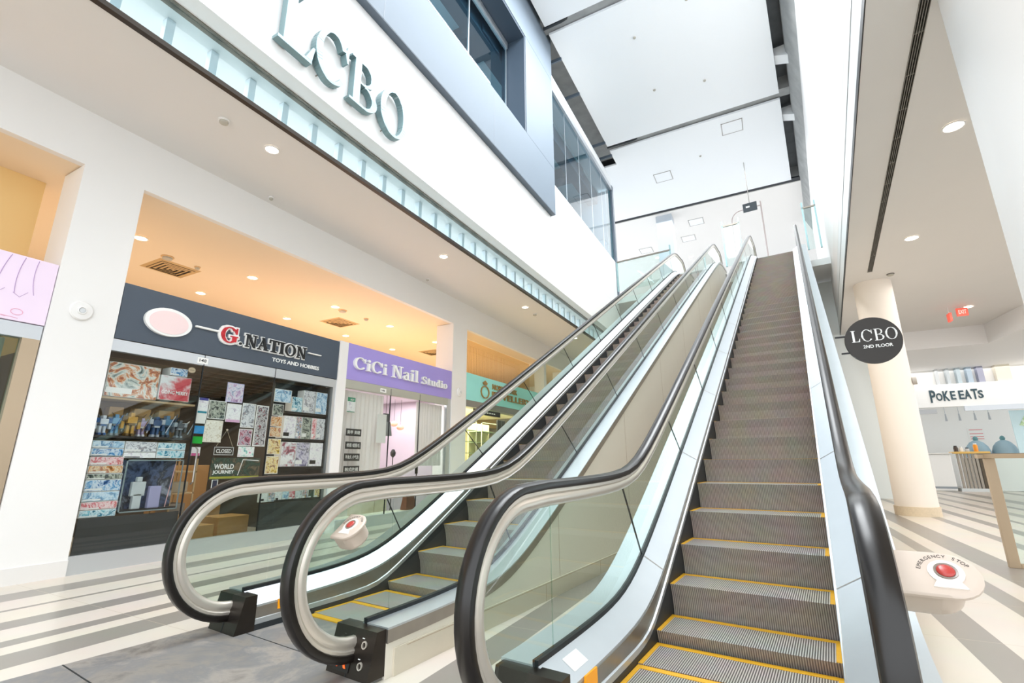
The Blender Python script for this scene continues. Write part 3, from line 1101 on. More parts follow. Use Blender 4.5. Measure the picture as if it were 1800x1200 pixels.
for k, y in enumerate((11.1, 12.4, 16.2, 19.6)):
    estruct('trim_%d' % (14 + k), MB().py([(.28, 14.7), (.80, 14.5), (.9, 14.3), (.93, 14.5), (.93, 15.0), (.28, 15.0)], y, y + .45), pbr('white bracket sleeve', 'f1f3f4', .55))
cr = MB()
cr.pz([(.917, -1.5), (1.36, -1.5), (1.36, 30), (.917, 30)], 5.62, 5.72)
estruct('ceiling_right', cr, soffit_paint)
cr = MB()
cr.pz([(1.46, -1.5), (16, -1.5), (16, 20.0), (7.4, 17.9), (5.2, 21.7), (1.46, 22)], 5.62, 5.72)
cr.pz([(1.36, 13.7), (1.46, 13.7), (1.46, 30), (1.36, 30)], 5.62, 5.72)
estruct('ceiling_right', cr, soffit_paint)
# linear slot diffuser between the two ceiling fields
sd = thing('slot_diffuser', 'long dark linear air slot running along the right ceiling', 'air vent', e2w(1.41, 4, 5.6), rot=-DL, off=(1.41, 4, 5.6))
MB().box(1.36, -1.5, 5.66, 1.46, 13.7, 5.72).build('slot_void', pbr('dark slot', '2b2724', .7), sd)
m = MB()
for x in (1.362, 1.385, 1.407, 1.430, 1.452):
    m.box(x, -1.5, 5.612, x + .006, 13.7, 5.665)
m.build('slot_blade', pbr('grey slot blade', '8c8880', .5), sd)
m = MB()
for k in range(22):
    m.box(1.362, -1.0 + .68 * k, 5.625, 1.458, -.985 + .68 * k, 5.66)
m.build('slot_bridge', pbr('grey slot blade', '8c8880', .5), sd)
# dropped bulkhead at the far end of the right ceiling
bk = [(2.0, 21.0), (6.83, 20.98), (7.05, 18.75), (16.5, 15.6), (16.5, 30), (2.0, 30)]
struct('ceiling_bulkhead', MB().pz(bk, 4.97, 5.75), pbr('bulkhead paint', 'eeeceb', .6))
# round column
rc = e2w(1.50, 14.72, 0)
struct('pillar', MB().cyl((rc[0], rc[1], 0), (rc[0], rc[1], 5.62), .40, seg=48), pbr('cream column paint', 'efe4d8', .5), None, 60)
struct('baseboard_right', MB().cyl((rc[0], rc[1], 0), (rc[0], rc[1], .20), .425, seg=48), pbr('ribbed cream base', 'd9c6aa', .5, noise=.12, nscale=25), None, 60)
# big white pillar at the right
rp = []
for cx_, cy_, a0 in ((1.77, 5.05, 180), (1.77, 5.25, 90), (3.1, 5.25, 0), (3.1, 5.05, -90)):
    if a0 in (180, 90):
        o_ = [(cx_ + .30 * math.cos(math.radians(a)), (5.05 if a0 == 180 else 5.25) + .30 * math.sin(math.radians(a))) for a in (range(270, 179, -10) if a0 == 180 else range(180, 89, -10))]
    else:
        o_ = [(cx_, 5.55)] if a0 == 0 else [(cx_, 4.75)]
    rp += o_
estruct('pillar', MB().pz(rp, 0, 5.62), white_paint, None, 50)
# wall under the upper landing and the landing itself
lw = MB()
lw.pz([(-14, 21.8), (3.5, 20.2), (3.5, 20.4), (-14, 22.0)], 0, 7.7)
lwo = struct('wall_back', lw, pbr('white wall tiles', 'e9eeec', .35))
m = MB()
m.pz([(-14, 19.0), (-5.5, 19.2), (-5.5, 38), (-14, 38)], 7.75, 7.98)
m.pz([(-5.5, 19.2), e2w(-4.3, 18.6, 0)[:2], e2w(.95, 18.6, 0)[:2], (14, 17.0), (14, 38), (-5.5, 38)], 7.75, 7.98)
struct('floor_landing', m, pbr('landing floor', 'dedede', .35))
# column on the upper floor
struct('pillar', MB().box(-4.15, 25.3, 7.98, -3.3, 26.1, 14.6), pbr('grey white pier', 'cdd4dc', .5))
# back of the shops
struct('ceiling_shops', MB().box(-14.3, -6, 4.9, -7.305, 24, 5.0), warm_paint)
struct('wall_shops', MB().box(-14.5, -6, 0, -14.3, 24, 4.9), pbr('warm back wall', 'e6cf9e', .6))
struct('wall_end', MB().box(-14.3, 23.9, 0, -7.2, 24.1, 5.62), white_paint)
struct('wall_end', MB().box(-14.3, -6.2, 0, -7.2, -6, 5.62), white_paint)
# ------------------------------------------------------------------ shop fronts on the left
XS = XF - .02                                    # face of the sign boxes sits just behind the piers' face
def sign_box(name, label, y0, z0, y1, z1, mat, x=XF - .01, depth=.28, cat='shop sign'):
    r = thing(name, label, cat, (x - depth / 2, (y0 + y1) / 2, z0))
    m = MB().bbox(x - depth, y0, z0, x, y1, z1, .006)
    m.build('sign_board', mat, r)
    return r

def relief(sign, name, mb, mat):
    return mb.build(name, mat, sign)

# pink illustrated sign
s = sign_box('shop_sign', 'pale pink shop sign with thin purple line drawing, at the left edge', -1.2, 2.77, 2.135, 3.52, pbr('pale pink board', 'f1def2', .4, noise=.05, nscale=1.2))
m = MB()
for k in range(9):                               # the drawn hanging strands
    y0 = 1.02 + k * .115
    pts = []
    for i in range(9):
        t = i / 8
        pts.append((XF - .008, y0 + .02 - .34 * (1 - k / 10) * t + .10 * t * t * (k / 9), 3.50 - .36 * t - .10 * t * (1 - abs(k - 5) / 6)))
    m.tube(pts, .0035, 6)
for k in range(6):
    y0 = 0.86 + k * .19
    m.tube([(XF - .008, y0, 3.10 - .02 * (k % 2)), (XF - .008, y0 + .06, 3.04), (XF - .008, y0 + .12, 3.11)], .003, 6)
relief(s, 'line_drawing', m, pbr('mauve line', 'b79ac4', .5))
m = MB()
for k in range(4):
    m.tube([(XF - .008, 1.15 + .06 * k, 3.02 - .05 * k), (XF - .008, 1.35 + .1 * k, 2.88 - .02 * k), (XF - .008, 1.6 + .1 * k, 2.80)], .003, 6)
m.tube([(XF - .008, 1.88 + .05 * math.cos(a * PI / 6), 2.87 + .035 * math.sin(a * PI / 6)) for a in range(13)], .004, 6)
relief(s, 'pink_drawing', m, pbr('pink line', 'eab0c8', .5))
fr = thing('storefront', 'pale glass shop front in a tan metal frame under the pink sign', 'shop front', (XF - .1, .5, 0))
MB().box(XF - .12, -1.2, 2.60, XF - .02, 2.13, 2.76).build('head_rail', silver_frame, fr)
MB().box(XF - .12, 1.98, 0, XF - .02, 2.13, 2.6).build('post', tan_frame, fr)
MB().box(XF - .10, -1.2, 0, XF - .09, 1.98, 2.6).build('glass_pane', glass('milky shop glass', 'cfe0dc', 1.6, .05), fr)
struct('wall_shop', MB().box(-8.3, -5, 0, -8.2, 2.1, 2.75), pbr('pale green wall', 'dfe9e4', .6))
struct('ceiling_shop', MB().box(-8.6, -5, 2.78, -7.5, 2.1, 2.9), warm_paint)
struct('wall_upper_shop', MB().box(-8.3, -5, 2.9, -8.2, 2.1, 4.9), pbr('amber wall', 'ecc98a', .6))

# dark toy shop sign
s = sign_box('shop_sign', 'dark slate toy shop sign with a round white plaque and raised lettering', 2.81, 2.785, 6.425, 3.535, pbr('dark slate board', '48525f', .38, noise=.05, nscale=1.0))
xs = XF - .01
m = MB()
pl = [(3.38 + .30 * math.cos(a * PI / 18), 3.135 + (.19 if math.sin(a * PI / 18) > 0 else .20) * math.sin(a * PI / 18)) for a in range(36)]
m.px(pl, xs, xs + .045)
relief(s, 'plaque', m, white_print)
m = MB()
pl = [(3.38 + .25 * math.cos(a * PI / 18), 3.125 + .16 * math.sin(a * PI / 18)) for a in range(36)]
m.px(pl, xs + .045, xs + .05)
relief(s, 'plaque_disc', m, pbr('pale pink enamel', 'f5dcdc', .4))
for a, b in ((3.735, 4.08), (5.70, 5.99)):
    relief(s, 'dash', MB().bbox(xs, a, 3.155 if a < 4 else 3.15, xs + .04, b, 3.185 if a < 4 else 3.172, .008), white_print)
relief(s, 'letter_outline', serif_mb('G', (xs, 4.095, 3.025), UY, UZ, .29, .255, .03, grow=.022), white_print)
relief(s, 'letter', serif_mb('G', (xs + .03, 4.105, 3.03), UY, UZ, .27, .245, .02), pbr('red enamel', 'c9202c', .35))
m = MB().px([(4.425 + .042 * math.cos(a * PI / 8), 3.055 + .036 * math.sin(a * PI / 8)) for a in range(16)], xs, xs + .03)
relief(s, 'letter_outline', m, white_print)
m = MB().px([(4.425 + .022 * math.cos(a * PI / 8), 3.055 + .020 * math.sin(a * PI / 8)) for a in range(16)], xs + .03, xs + .05)
relief(s, 'letter', m, black)
relief(s, 'letter_outline', serif_mb('NATION', (xs, 4.50, 3.03), UY, UZ, 1.15, .20, .03, grow=.020, track=.05), white_print)
relief(s, 'letter', serif_mb('NATION', (xs + .03, 4.50, 3.03), UY, UZ, 1.15, .20, .02, grow=.004, track=.05), black)
relief(s, 'lettering', text_mb('TOYS AND HOBBIES', (xs, 5.02, 2.885), UY, UZ, .96, .066, .012, .012), white_print)

# purple nail studio sign
s = sign_box('shop_sign', 'lavender purple nail studio sign with white raised letters', 6.65, 2.83, 10.235, 3.565, pbr('lavender board', 'a596dd', .42, noise=.03, nscale=1.0))
relief(s, 'letters', serif_mb('CiCi', (xs, 6.80, 3.07), UY, UZ, .95, .235, .05, grow=.004, track=.03), white_print)
relief(s, 'letters', serif_mb('Nail', (xs, 7.92, 3.06), UY, UZ, .90, .27, .05, grow=.004, track=.03), white_print)
relief(s, 'letters', serif_mb('Studio', (xs, 8.96, 3.06), UY, UZ, 1.02, .175, .05, grow=.004, track=.03), white_print)

# turquoise jewellery sign
gold = pbr('gold letters', 'b08a52', .35, .5)
s = sign_box('shop_sign', 'turquoise jewellery shop sign with gold letters behind the escalator', 10.95, 2.90, 16.2, 3.66, pbr('turquoise board', '9ce4df', .42, noise=.03, nscale=1.0))
relief(s, 'letters', text_mb('NORTH YORK', (xs, 12.35, 3.36), UY, UZ, 1.62, .16, .03, .012), gold)
relief(s, 'letters', text_mb('JEWELLERY', (xs, 12.25, 3.04), UY, UZ, 2.75, .25, .04, .015), gold)
m = MB()
m.loft([[(xs + dx, 11.92 + r * math.cos(a * PI / 14), 3.22 + r * .8 * math.sin(a * PI / 14)) for a in range(28)] for r, dx in ((.20, 0), (.235, 0), (.235, .03), (.20, .03), (.20, 0))], caps=False)
m.px([(11.84, 3.43), (12.0, 3.43), (12.05, 3.49), (11.92, 3.56), (11.79, 3.49)], xs, xs + .03)
relief(s, 'ring_emblem', m, gold)

# ---- toy shop window: frame, glass, boards
tf = thing('storefront', 'glazed toy shop front with silver head rail and sill, filled with posters and boxes', 'shop front', (XF - .05, 4.6, 0))
MB().box(XF - .10, 2.80, 2.625, XF - .015, 6.43, 2.775).build('head_rail', silver_frame, tf)
MB().box(XF - .09, 2.80, 2.775, XF - .05, 6.43, 2.79).build('head_gap', tan_frame, tf)
MB().box(XF - .10, 2.80, 0, XF, 6.43, .205).build('sill', silver_frame, tf)
MB().box(XF - .10, 6.36, .205, XF - .02, 6.43, 2.625).build('side_post', silver_frame, tf)
for a, b in ((2.80, 3.945), (3.955, 5.115), (5.125, 6.36)):
    MB().box(XF - .035, a, .205, XF - .025, b, 2.625).build('glass_pane', shop_glass, tf)
m = MB()
for y in (3.945, 5.115):
    m.box(XF - .038, y, .0, XF - .012, y + .01, 2.78)
m.build('pane_joint', dark_seal, tf)
hp = MB().tube([(XF - .015, 4.02, .95), (XF + .03, 4.02, .98), (XF + .03, 4.02, 1.42), (XF - .015, 4.02, 1.45)], .012, 8).build('door_handle', steel, tf, 40)
plq = MB().box(XF - .015, 3.85, 2.645, XF - .008, 4.0, 2.735).build('number_plate', white_print, tf)
text_mb('148', (XF - .008, 3.875, 2.67), UY, UZ, .10, .045, .002, .01).build('numerals', black, plq)
dark_board = pbr('charcoal board', '33373a', .45, noise=.1, nscale=2)
solo('window_board', MB().box(XF - .075, 2.84, .205, XF - .05, 3.94, .60), dark_board, 'charcoal board along the bottom of the toy shop window, below the boxes', 'board')
solo('window_board', MB().box(XF - .075, 5.15, .205, XF - .05, 6.35, .60), dark_board, 'charcoal board along the bottom of the toy shop window, right of the cartons', 'board')
# interior of the toy shop
dark_wall = pbr('dark shop wall', '4a433d', .6)
struct('wall_shop', MB().box(-11.0, 2.75, 0, -10.9, 6.5, 2.8), dark_wall)
struct('wall_shop', MB().box(-10.9, 2.62, 0, -7.76, 2.70, 2.8), dark_wall)
struct('wall_shop', MB().box(-10.9, 6.5, 0, -7.4, 6.58, 2.8), dark_wall)
cs = struct('ceiling_shop', MB().box(-11, 2.7, 2.80, -7.50, 6.5, 2.88), pbr('dark brown shop ceiling', '54493f', .6))
m = MB()
for k in range(9):
    m.box(-10.9 + .37 * k, 2.8, 2.66, -10.82 + .37 * k, 6.4, 2.80)
struct('ceiling_slat', m, pbr('brown slat', '8a7a68', .6), cs)

# ---- printed matter
P_anime = print_mat('pastel print', ['2c2f3a', 'b9c4e4', 'f4eef6', 'cfa9d6', '4a4a66'], 14, 0.68)
P_silver = print_mat('silver orange print', ['30403c', 'a8b6b4', 'e9ece6', 'd8905a', '8a2f2a', 'f0e4c4'], 5, 1.6)
P_blue = print_mat('blue print', ['123a78', '4d9bd6', 'e6f2fb', '2d6fb4', '0e2346'], 11, 1.12)
P_lblue = print_mat('light blue print', ['7fb3de', 'e8f4fd', 'b3d6f0', '4a80b0', 'ffffff'], 11, 1.12)
P_red = print_mat('red print', ['8c1d2c', 'e06a78', 'fbe9ea', 'd64a5c', 'f6d2c0'], 11, 1.12)
P_orange = print_mat('orange print', ['5b2d18', 'd98a3a', 'f6e5c4', 'b35a28', 'efe0cf'], 12, 1.12)
P_dark = print_mat('dark print', ['0d1014', '3a4a48', 'c8cdbf', '1e2526', '6b6f70'], 12, 0.9)
P_cyan = print_mat('cyan print', ['1d6b86', '76c3d8', 'eafaff', '2f93b4', '183c52'], 11, 1.12)
P_grey = print_mat('grey print', ['2e3038', 'b9bdc8', 'f4f5f8', '7c8290', 'd0b8b4'], 13, 0.9)
P_yellow = print_mat('yellow print', ['5a3e14', 'e9c24a', 'fbf0c8', 'b5762a', '35403a'], 13, 1.12)
P_green = print_mat('dark green print', ['16231e', '3e5a4c', '22342c', '7c6a54', '141a18'], 8, 0.9)
P_multi = print_mat('mixed covers print', ['2f2a36', 'c85a6a', 'f2ece6', '5d86b4', 'd9a95a', '1d1d22'], 16, 0.9)
P_white = print_mat('white grey print', ['d8d8dc', 'f6f6f8', 'ffffff', 'e9e2ee', 'b8b4c4'], 16, 0.68)
card = pbr('cardboard', 'c79a63', .7, noise=.08, nscale=7)

def poster(label, y0, z0, y1, z1, mat, border=.012, bmat=None, strips=(), x=XF - .045, cat='poster', group=None, name='poster', th=.004):
    """sheet on the inside of the glass: a margin, the printed field and bands"""
    b = Vector((x, (y0 + y1) / 2, min(z0, z1)))
    r = thing(name, label, cat, b, group)
    MB().box(x - th, y0, z0, x, y1, z1).build('sheet', bmat or white_print, r)
    lo = z0
    for (a, c, mt) in strips:                    # share of height from the bottom
        MB().box(x, y0 + border * .8, z0 + (z1 - z0) * a, x + .0012, y1 - border * .8, z0 + (z1 - z0) * c).build('band', mt, r)
    top = z1 - border
    bot = z0 + border
    if strips:
        bot = max(bot, z0 + (z1 - z0) * max([c for a, c, _ in strips if a < .5] + [0]) + .004)
        tp = [a for a, c, _ in strips if a >= .5]
        if tp:
            top = min(top, z0 + (z1 - z0) * min(tp) - .004)
    MB().box(x, y0 + border, bot, x + .001, y1 - border, top).build('print_field', mat, r)
    return r

def carton(label, y0, z0, y1, z1, mat, depth=.22, x=XF - .09, side=None, cat='box', group=None, name='model_kit_box', title=True):
    """boxed goods: body, printed front, band"""
    r = thing(name, label, cat, (x - depth / 2, (y0 + y1) / 2, z0), group)
    MB().bbox(x - depth, y0, z0, x, y1, z1, .004).build('carton', side or white_print, r)
    MB().box(x, y0 + .005, z0 + .005, x + .0015, y1 - .005, z1 - .005).build('printed_front', mat, r)
    h = z1 - z0
    if title:
        MB().box(x + .0015, y0 + .01, z0 + h * .1, x + .0025, y0 + (y1 - y0) * .5, z0 + h * .26).build('title_band', white_print if mat is not P_white else black, r)
    return r

carton('large silver and orange model kit box, top left of the toy shop window', 2.85, 2.06, 3.44, 2.50, P_silver)
gm = carton('red and white boxed kit lettered GOING MERRY, beside the large silver box', 3.46, 2.08, 3.86, 2.42, print_mat('red white soft print', ['c43a46', 'd4525c', 'e9eef2', 'f6f8fa'], 2.2, 0.27), title=False)
text_mb('GOING MERRY', (XF - .0865, 3.49, 2.165), UY, UZ, .34, .05, .002, .02).build('lettering', white_print, gm)
carton('small deep blue box standing behind the GOING MERRY box', 3.56, 2.43, 3.79, 2.54, P_blue)
sh = thing('display_shelf', 'dark shelf above the lower boxes in the toy shop window, carrying the model figures', 'shelf', (XF - .2, 3.4, 1.52))
MB().box(XF - .42, 2.82, 1.545, XF - .06, 3.94, 1.575).build('shelf_board', pbr('dark shelf', '2f2a27', .5), sh)
MB().box(XF - .42, 2.82, 2.025, XF - .06, 3.94, 2.05).build('shelf_board', pbr('pale wood shelf', 'b79d78', .5), sh)
MB().box(XF - .44, 2.82, .6, XF - .42, 3.94, 2.6).build('back_panel', pbr('tan back panel', '8b7350', .6), sh)
rnd = random.Random(4)
kit_cols = [('white and blue', 'd5deea', '2d5f9c'), ('sky blue and grey', '6fa4cc', '8a929a'), ('gold and bronze', 'c79a48', '6f5326'), ('purple and white', 'b9a9cc', 'e6e6ea'), ('navy and silver', '35527c', 'b4bcc6'), ('steel blue', '5a86a8', '2c3f52'), ('dark grey', '5a6168', '9aa6ae')]
def robot(label, y, x, z0, h, c1, c2, lean):
    m = MB()
    a, b = pbr('kit ' + c1, c1, .35), pbr('kit ' + c2, c2, .35)
    k = h
    def bx(mi, y0, z0_, y1, z1_, d=.05):
        m.mi = mi
        m.bbox(x - d, y + y0 * k, z0 + z0_ * k, x + d, y + y1 * k, z0 + z1_ * k, .006)
    bx(1, -.16, 0, -.04, .12, .045)
    bx(1, .05, 0, .17, .12, .045)
    bx(0, -.14, .10, -.03, .46, .03)
    bx(0, .04, .10, .15, .46, .03)
    bx(1, -.12, .44, .13, .55)
    bx(0, -.17, .53, .18, .80, .055)
    bx(1, -.34, .60, -.17, .84, .045)
    bx(1, .18, .60, .35, .84, .045)
    bx(0, -.36, .30, -.24, .62, .03)
    bx(0, .25, .30, .37, .62, .03)
    bx(0, -.07, .80, .08, .97, .04)
    m.mi = 1
    m.add([(x + .05, y + (.30 + .2 * lean) * k, z0 + .2 * k), (x + .06, y + (.33 + .2 * lean) * k, z0 + .2 * k), (x + .06, y + (.55 + .5 * lean) * k, z0 + 1.05 * k), (x + .05, y + (.52 + .5 * lean) * k, z0 + 1.05 * k)], [(0, 1, 2, 3)])
    m.px([(y - .30 * k, z0 + .7 * k), (y - .66 * k, z0 + .95 * k), (y - .34 * k, z0 + .5 * k)], x - .05, x - .03)
    m.px([(y + .30 * k, z0 + .7 * k), (y + .62 * k, z0 + .98 * k), (y + .34 * k, z0 + .5 * k)], x - .05, x - .03)
    solo('model_figure', m, [a, b], label, 'toy figure', 'model figures on the shelf')
for i, (nm, c1, c2) in enumerate(kit_cols):
    pos = ['leftmost of the shelf row', 'second from the left on the shelf', 'third from the left on the shelf', 'in the middle of the shelf row', 'third from the right on the shelf', 'second from the right on the shelf', 'at the right end of the shelf'][i]
    robot('%s model robot figure, %s' % (nm, pos), 2.93 + .15 * i, XF - .17 - .05 * (i % 2), 1.577, .25 + .03 * (i % 3), c1, c2, (-1) ** i * .4)
for k, (a, b, q) in enumerate(((3.02, 3.18, 'left'), (3.30, 3.50, 'middle'), (3.60, 3.80, 'right'))):
    solo('wooden_box', MB().bbox(XF - .40, a, 1.577, XF - .28, b, 1.95, .006), pbr('pale wood box', 'c9a36c', .55, noise=.12, nscale=14), 'upright pale wood box at the back of the figure shelf, the %s one of three' % q, 'box', 'wood boxes behind the figures')
for (lb, y0, z0, y1, z1, mt) in (
    ('blue and white kit box, upper left one under the figure shelf', 2.84, 1.42, 3.18, 1.51, P_lblue),
    ('dark blue kit box, lower left one under the figure shelf', 2.84, 1.325, 3.18, 1.415, P_blue),
    ('grey and cream kit box in the middle under the figure shelf', 3.19, 1.375, 3.555, 1.51, P_grey),
    ('white striped kit box under the grey and cream box', 3.19, 1.30, 3.555, 1.37, P_white),
    ('cyan kit box, upper right one under the figure shelf', 3.565, 1.41, 3.92, 1.505, P_cyan),
    ('cyan kit box, lower right one under the figure shelf', 3.565, 1.30, 3.92, 1.405, P_cyan),
    ('pink and red kit box at the top of the left stack', 2.85, 1.215, 3.20, 1.315, P_red),
    ('white and orange kit box under the red box in the left stack', 2.85, 1.115, 3.21, 1.21, P_orange),
    ('black kit box in the middle of the left stack', 2.85, 1.045, 3.22, 1.11, P_dark),
    ('royal blue kit box below the black box in the left stack', 2.85, .905, 3.22, 1.04, P_blue),
    ('light blue kit box below the royal blue box in the left stack', 2.85, .79, 3.22, .90, P_lblue),
    ('pale red kit box above the lowest box of the left stack', 2.85, .695, 3.22, .785, P_red),
    ('cyan kit box at the bottom of the left stack', 2.85, .605, 3.22, .69, P_cyan)):
    carton(lb, y0, z0, y1, z1, mt)
# glass display case with a dark backdrop
dc = thing('display_case', 'dark framed display case with a blue night backdrop, low in the toy shop window', 'display case', (XF - .2, 3.58, .63))
m = MB().box(XF - .30, 3.235, .63, XF - .28, 3.925, 1.28)
m.build('backdrop', print_mat('night print', ['0c1018', '1d2a3e', '5b6f96', '27323c', 'a9b4c8'], 3.2, 0.54), dc)
MB().box(XF - .28, 3.235, .63, XF - .085, 3.925, .66).build('base', black, dc)
m = MB()
m.box(XF - .09, 3.235, .63, XF - .08, 3.25, 1.28).box(XF - .09, 3.91, .63, XF - .08, 3.925, 1.28).box(XF - .09, 3.235, 1.265, XF - .08, 3.925, 1.28).box(XF - .09, 3.235, .63, XF - .08, 3.925, .645)
m.build('case_frame', pbr('pale case edge', '9fb0b6', .3, .4), dc)
robot_y = 3.45
m = MB()
m.mi = 0
for (a, b, c, d_) in ((-.05, .66, .05, .85), (-.08, .82, .08, 1.0), (-.03, 1.0, .03, 1.06)):
    m.bbox(XF - .2, robot_y + a, b, XF - .14, robot_y + c, d_, .008)
solo('model_figure', m, [pbr('pale kit plastic', 'c9d2d6', .35)], 'pale model figure standing inside the dark display case', 'toy figure')
m = MB().bbox(XF - .2, 3.58, .66, XF - .13, 3.72, .94, .01)
solo('model_figure', m, [pbr('lilac kit plastic', 'a9a9d0', .35)], 'lilac model block beside the pale figure inside the display case', 'toy figure')
m = MB()
m.cyl((XF - .15, 3.80, .66), (XF - .15, 3.86, 1.22), .006, seg=8)
solo('model_spear', m, [pbr('pink rod', 'e0b4b4', .35)], 'thin pink rod leaning inside the display case', 'rod')

# posters and stickers on the glass
poster('white sheet with blue bands, highest at the left edge of the toy shop door', 3.97, 1.79, 4.12, 2.16, P_white, .012, strips=((.40, .48, pbr('teal band', '2d8fa4', .5)), (.90, 1.0, pbr('indigo band', '4a4a9c', .5))))
poster('bright blue square sticker on the toy shop door', 3.97, 1.645, 4.11, 1.755, pbr('sticker blue', '1f8fd0', .4), .006, pbr('sticker blue', '1f8fd0', .4), cat='sticker', name='sticker')
poster('green square sticker on the toy shop door', 3.97, 1.505, 4.11, 1.605, pbr('sticker green', '27b340', .4), .006, pbr('sticker green', '27b340', .4), cat='sticker', name='sticker')
poster('white and pink sticker below the green sticker', 3.98, 1.335, 4.10, 1.455, pbr('sticker white', 'f4f0f4', .4), .006, strips=((0, .3, pbr('sticker pink', 'd85a9a', .4)),), cat='sticker', name='sticker')
poster('lilac poster with small portraits, highest on the toy shop door', 4.36, 2.14, 4.63, 2.44, P_anime, .01, pbr('lilac paper', 'c9c4ec', .5))
poster('white poster with a pink foot, under the lilac poster', 4.40, 1.84, 4.63, 2.12, P_white, .01, strips=((0, .14, pbr('pink band', 'e9b9dc', .5)),))
poster('poster of dark printed portraits on the toy shop door', 4.13, 1.87, 4.385, 2.14, P_dark, .01)
poster('cream sheet of small line drawings on the toy shop door', 4.11, 1.53, 4.375, 1.85, print_mat('cream print', ['cfc6b0', 'f1ecdf', 'faf7ee', 'dcd2bc', 'a89a84'], 20, 0.45), .012, pbr('cream paper', 'efe9da', .5))
poster('white poster with a dark winged print, left of the tall bordered poster', 4.645, 1.77, 4.87, 2.15, P_grey, .012)
poster('dark mauve poster under the winged print', 4.64, 1.49, 4.86, 1.75, print_mat('mauve print', ['2a2430', '6b5a70', 'd9c9d6', 'b24a66', '3d3a48'], 16, 0.68), .012)
poster('tall black and white poster with a white border', 4.885, 1.49, 5.10, 2.14, print_mat('ink print', ['14141a', '5a5660', 'e6e2e4', '2a2a30', 'c05a6a'], 18, 0.9), .016)
poster('colourful rainbow notice beside the closed sign', 4.665, 1.325, 4.93, 1.48, print_mat('rainbow print', ['e85a9a', 'f6f2f6', 'ffffff', '8ad0c0', '6a6ad0'], 14, 0.45), .008)
wj = poster('wide dark green banner lettered WORLD JOURNEY on the toy shop door', 4.28, .995, 5.06, 1.31, P_green, .006, pbr('dark green paper', '2c3b34', .5), strips=((.04, .14, pbr('lime band', 'a8a83a', .5)),))
text_mb('WORLD', (XF - .0435, 4.33, 1.145), UY, UZ, .30, .075, .002, .03).build('lettering', white_print, wj)
text_mb('JOURNEY', (XF - .0435, 4.315, 1.065), UY, UZ, .33, .065, .002, .03).build('lettering', white_print, wj)
m = MB()
for q in ([(4.70, 1.05), (4.712, 1.05), (4.772, 1.29), (4.76, 1.29)], [(4.76, 1.278), (5.03, 1.262), (5.03, 1.274), (4.772, 1.29)]):
    m.px(q, XF - .0438, XF - .0425)
m.build('white_outline', white_print, wj)
cl = thing('closed_sign', 'small black hanging sign reading CLOSED on the toy shop door', 'sign', (XF - .045, 4.44, 1.34))
MB().box(XF - .05, 4.285, 1.34, XF - .042, 4.60, 1.475).build('board', pbr('sign black', '2b2623', .45), cl)
m = MB()
m.box(XF - .042, 4.295, 1.35, XF - .041, 4.59, 1.356).box(XF - .042, 4.295, 1.459, XF - .041, 4.59, 1.465).box(XF - .042, 4.295, 1.35, XF - .041, 4.301, 1.465).box(XF - .042, 4.584, 1.35, XF - .041, 4.59, 1.465)
m.build('border_line', white_print, cl)
text_mb('CLOSED', (XF - .0415, 4.325, 1.378), UY, UZ, .235, .058, .002, .015).build('lettering', white_print, cl)
MB().tube([(XF - .045, 4.32, 1.475), (XF - .045, 4.45, 1.72), (XF - .045, 4.57, 1.475)], .0022, 6).build('hanging_string', pbr('pale string', 'd8cdb4', .6), cl)
solo('hook', MB().cyl((XF - .05, 4.45, 1.72), (XF - .036, 4.45, 1.72), .014, seg=12), chrome, 'clear suction hook holding the closed sign', 'hook')
poster('small navy sticker under the WORLD JOURNEY banner', 4.33, .87, 4.42, 1.0, pbr('navy sticker', '23304f', .4), .012, cat='sticker', name='sticker')
poster('light blue landscape poster high right of the door joint', 5.17, 2.23, 5.50, 2.45, P_lblue, .01)
poster('black and white figure print under the light blue poster', 5.17, 2.0, 5.37, 2.19, P_dark, .008)
poster('orange comic print, upper of two left of the shelves', 5.16, 1.82, 5.37, 1.985, P_orange, .006)
poster('orange comic print, lower of two left of the shelves', 5.16, 1.65, 5.37, 1.81, P_orange, .006)
poster('yellow price poster beside the lowest shelf', 5.155, 1.37, 5.39, 1.62, P_yellow, .008)
poster('yellow dragon print poster under the yellow price poster', 5.155, 1.06, 5.39, 1.34, P_yellow, .008)
st = thing('sticker', 'round beige sticker near the top of the toy shop glass', 'sticker', (XF - .045, 3.815, 2.49))
MB().px([(3.815 + .05 * math.cos(a * PI / 10), 2.535 + .04 * math.sin(a * PI / 10)) for a in range(20)], XF - .048, XF - .044).build('disc', pbr('beige sticker', 'd9c2a4', .5), st)
MB().box(XF - .044, 3.785, 2.528, XF - .0432, 3.845, 2.542).build('band', tan_frame, st)
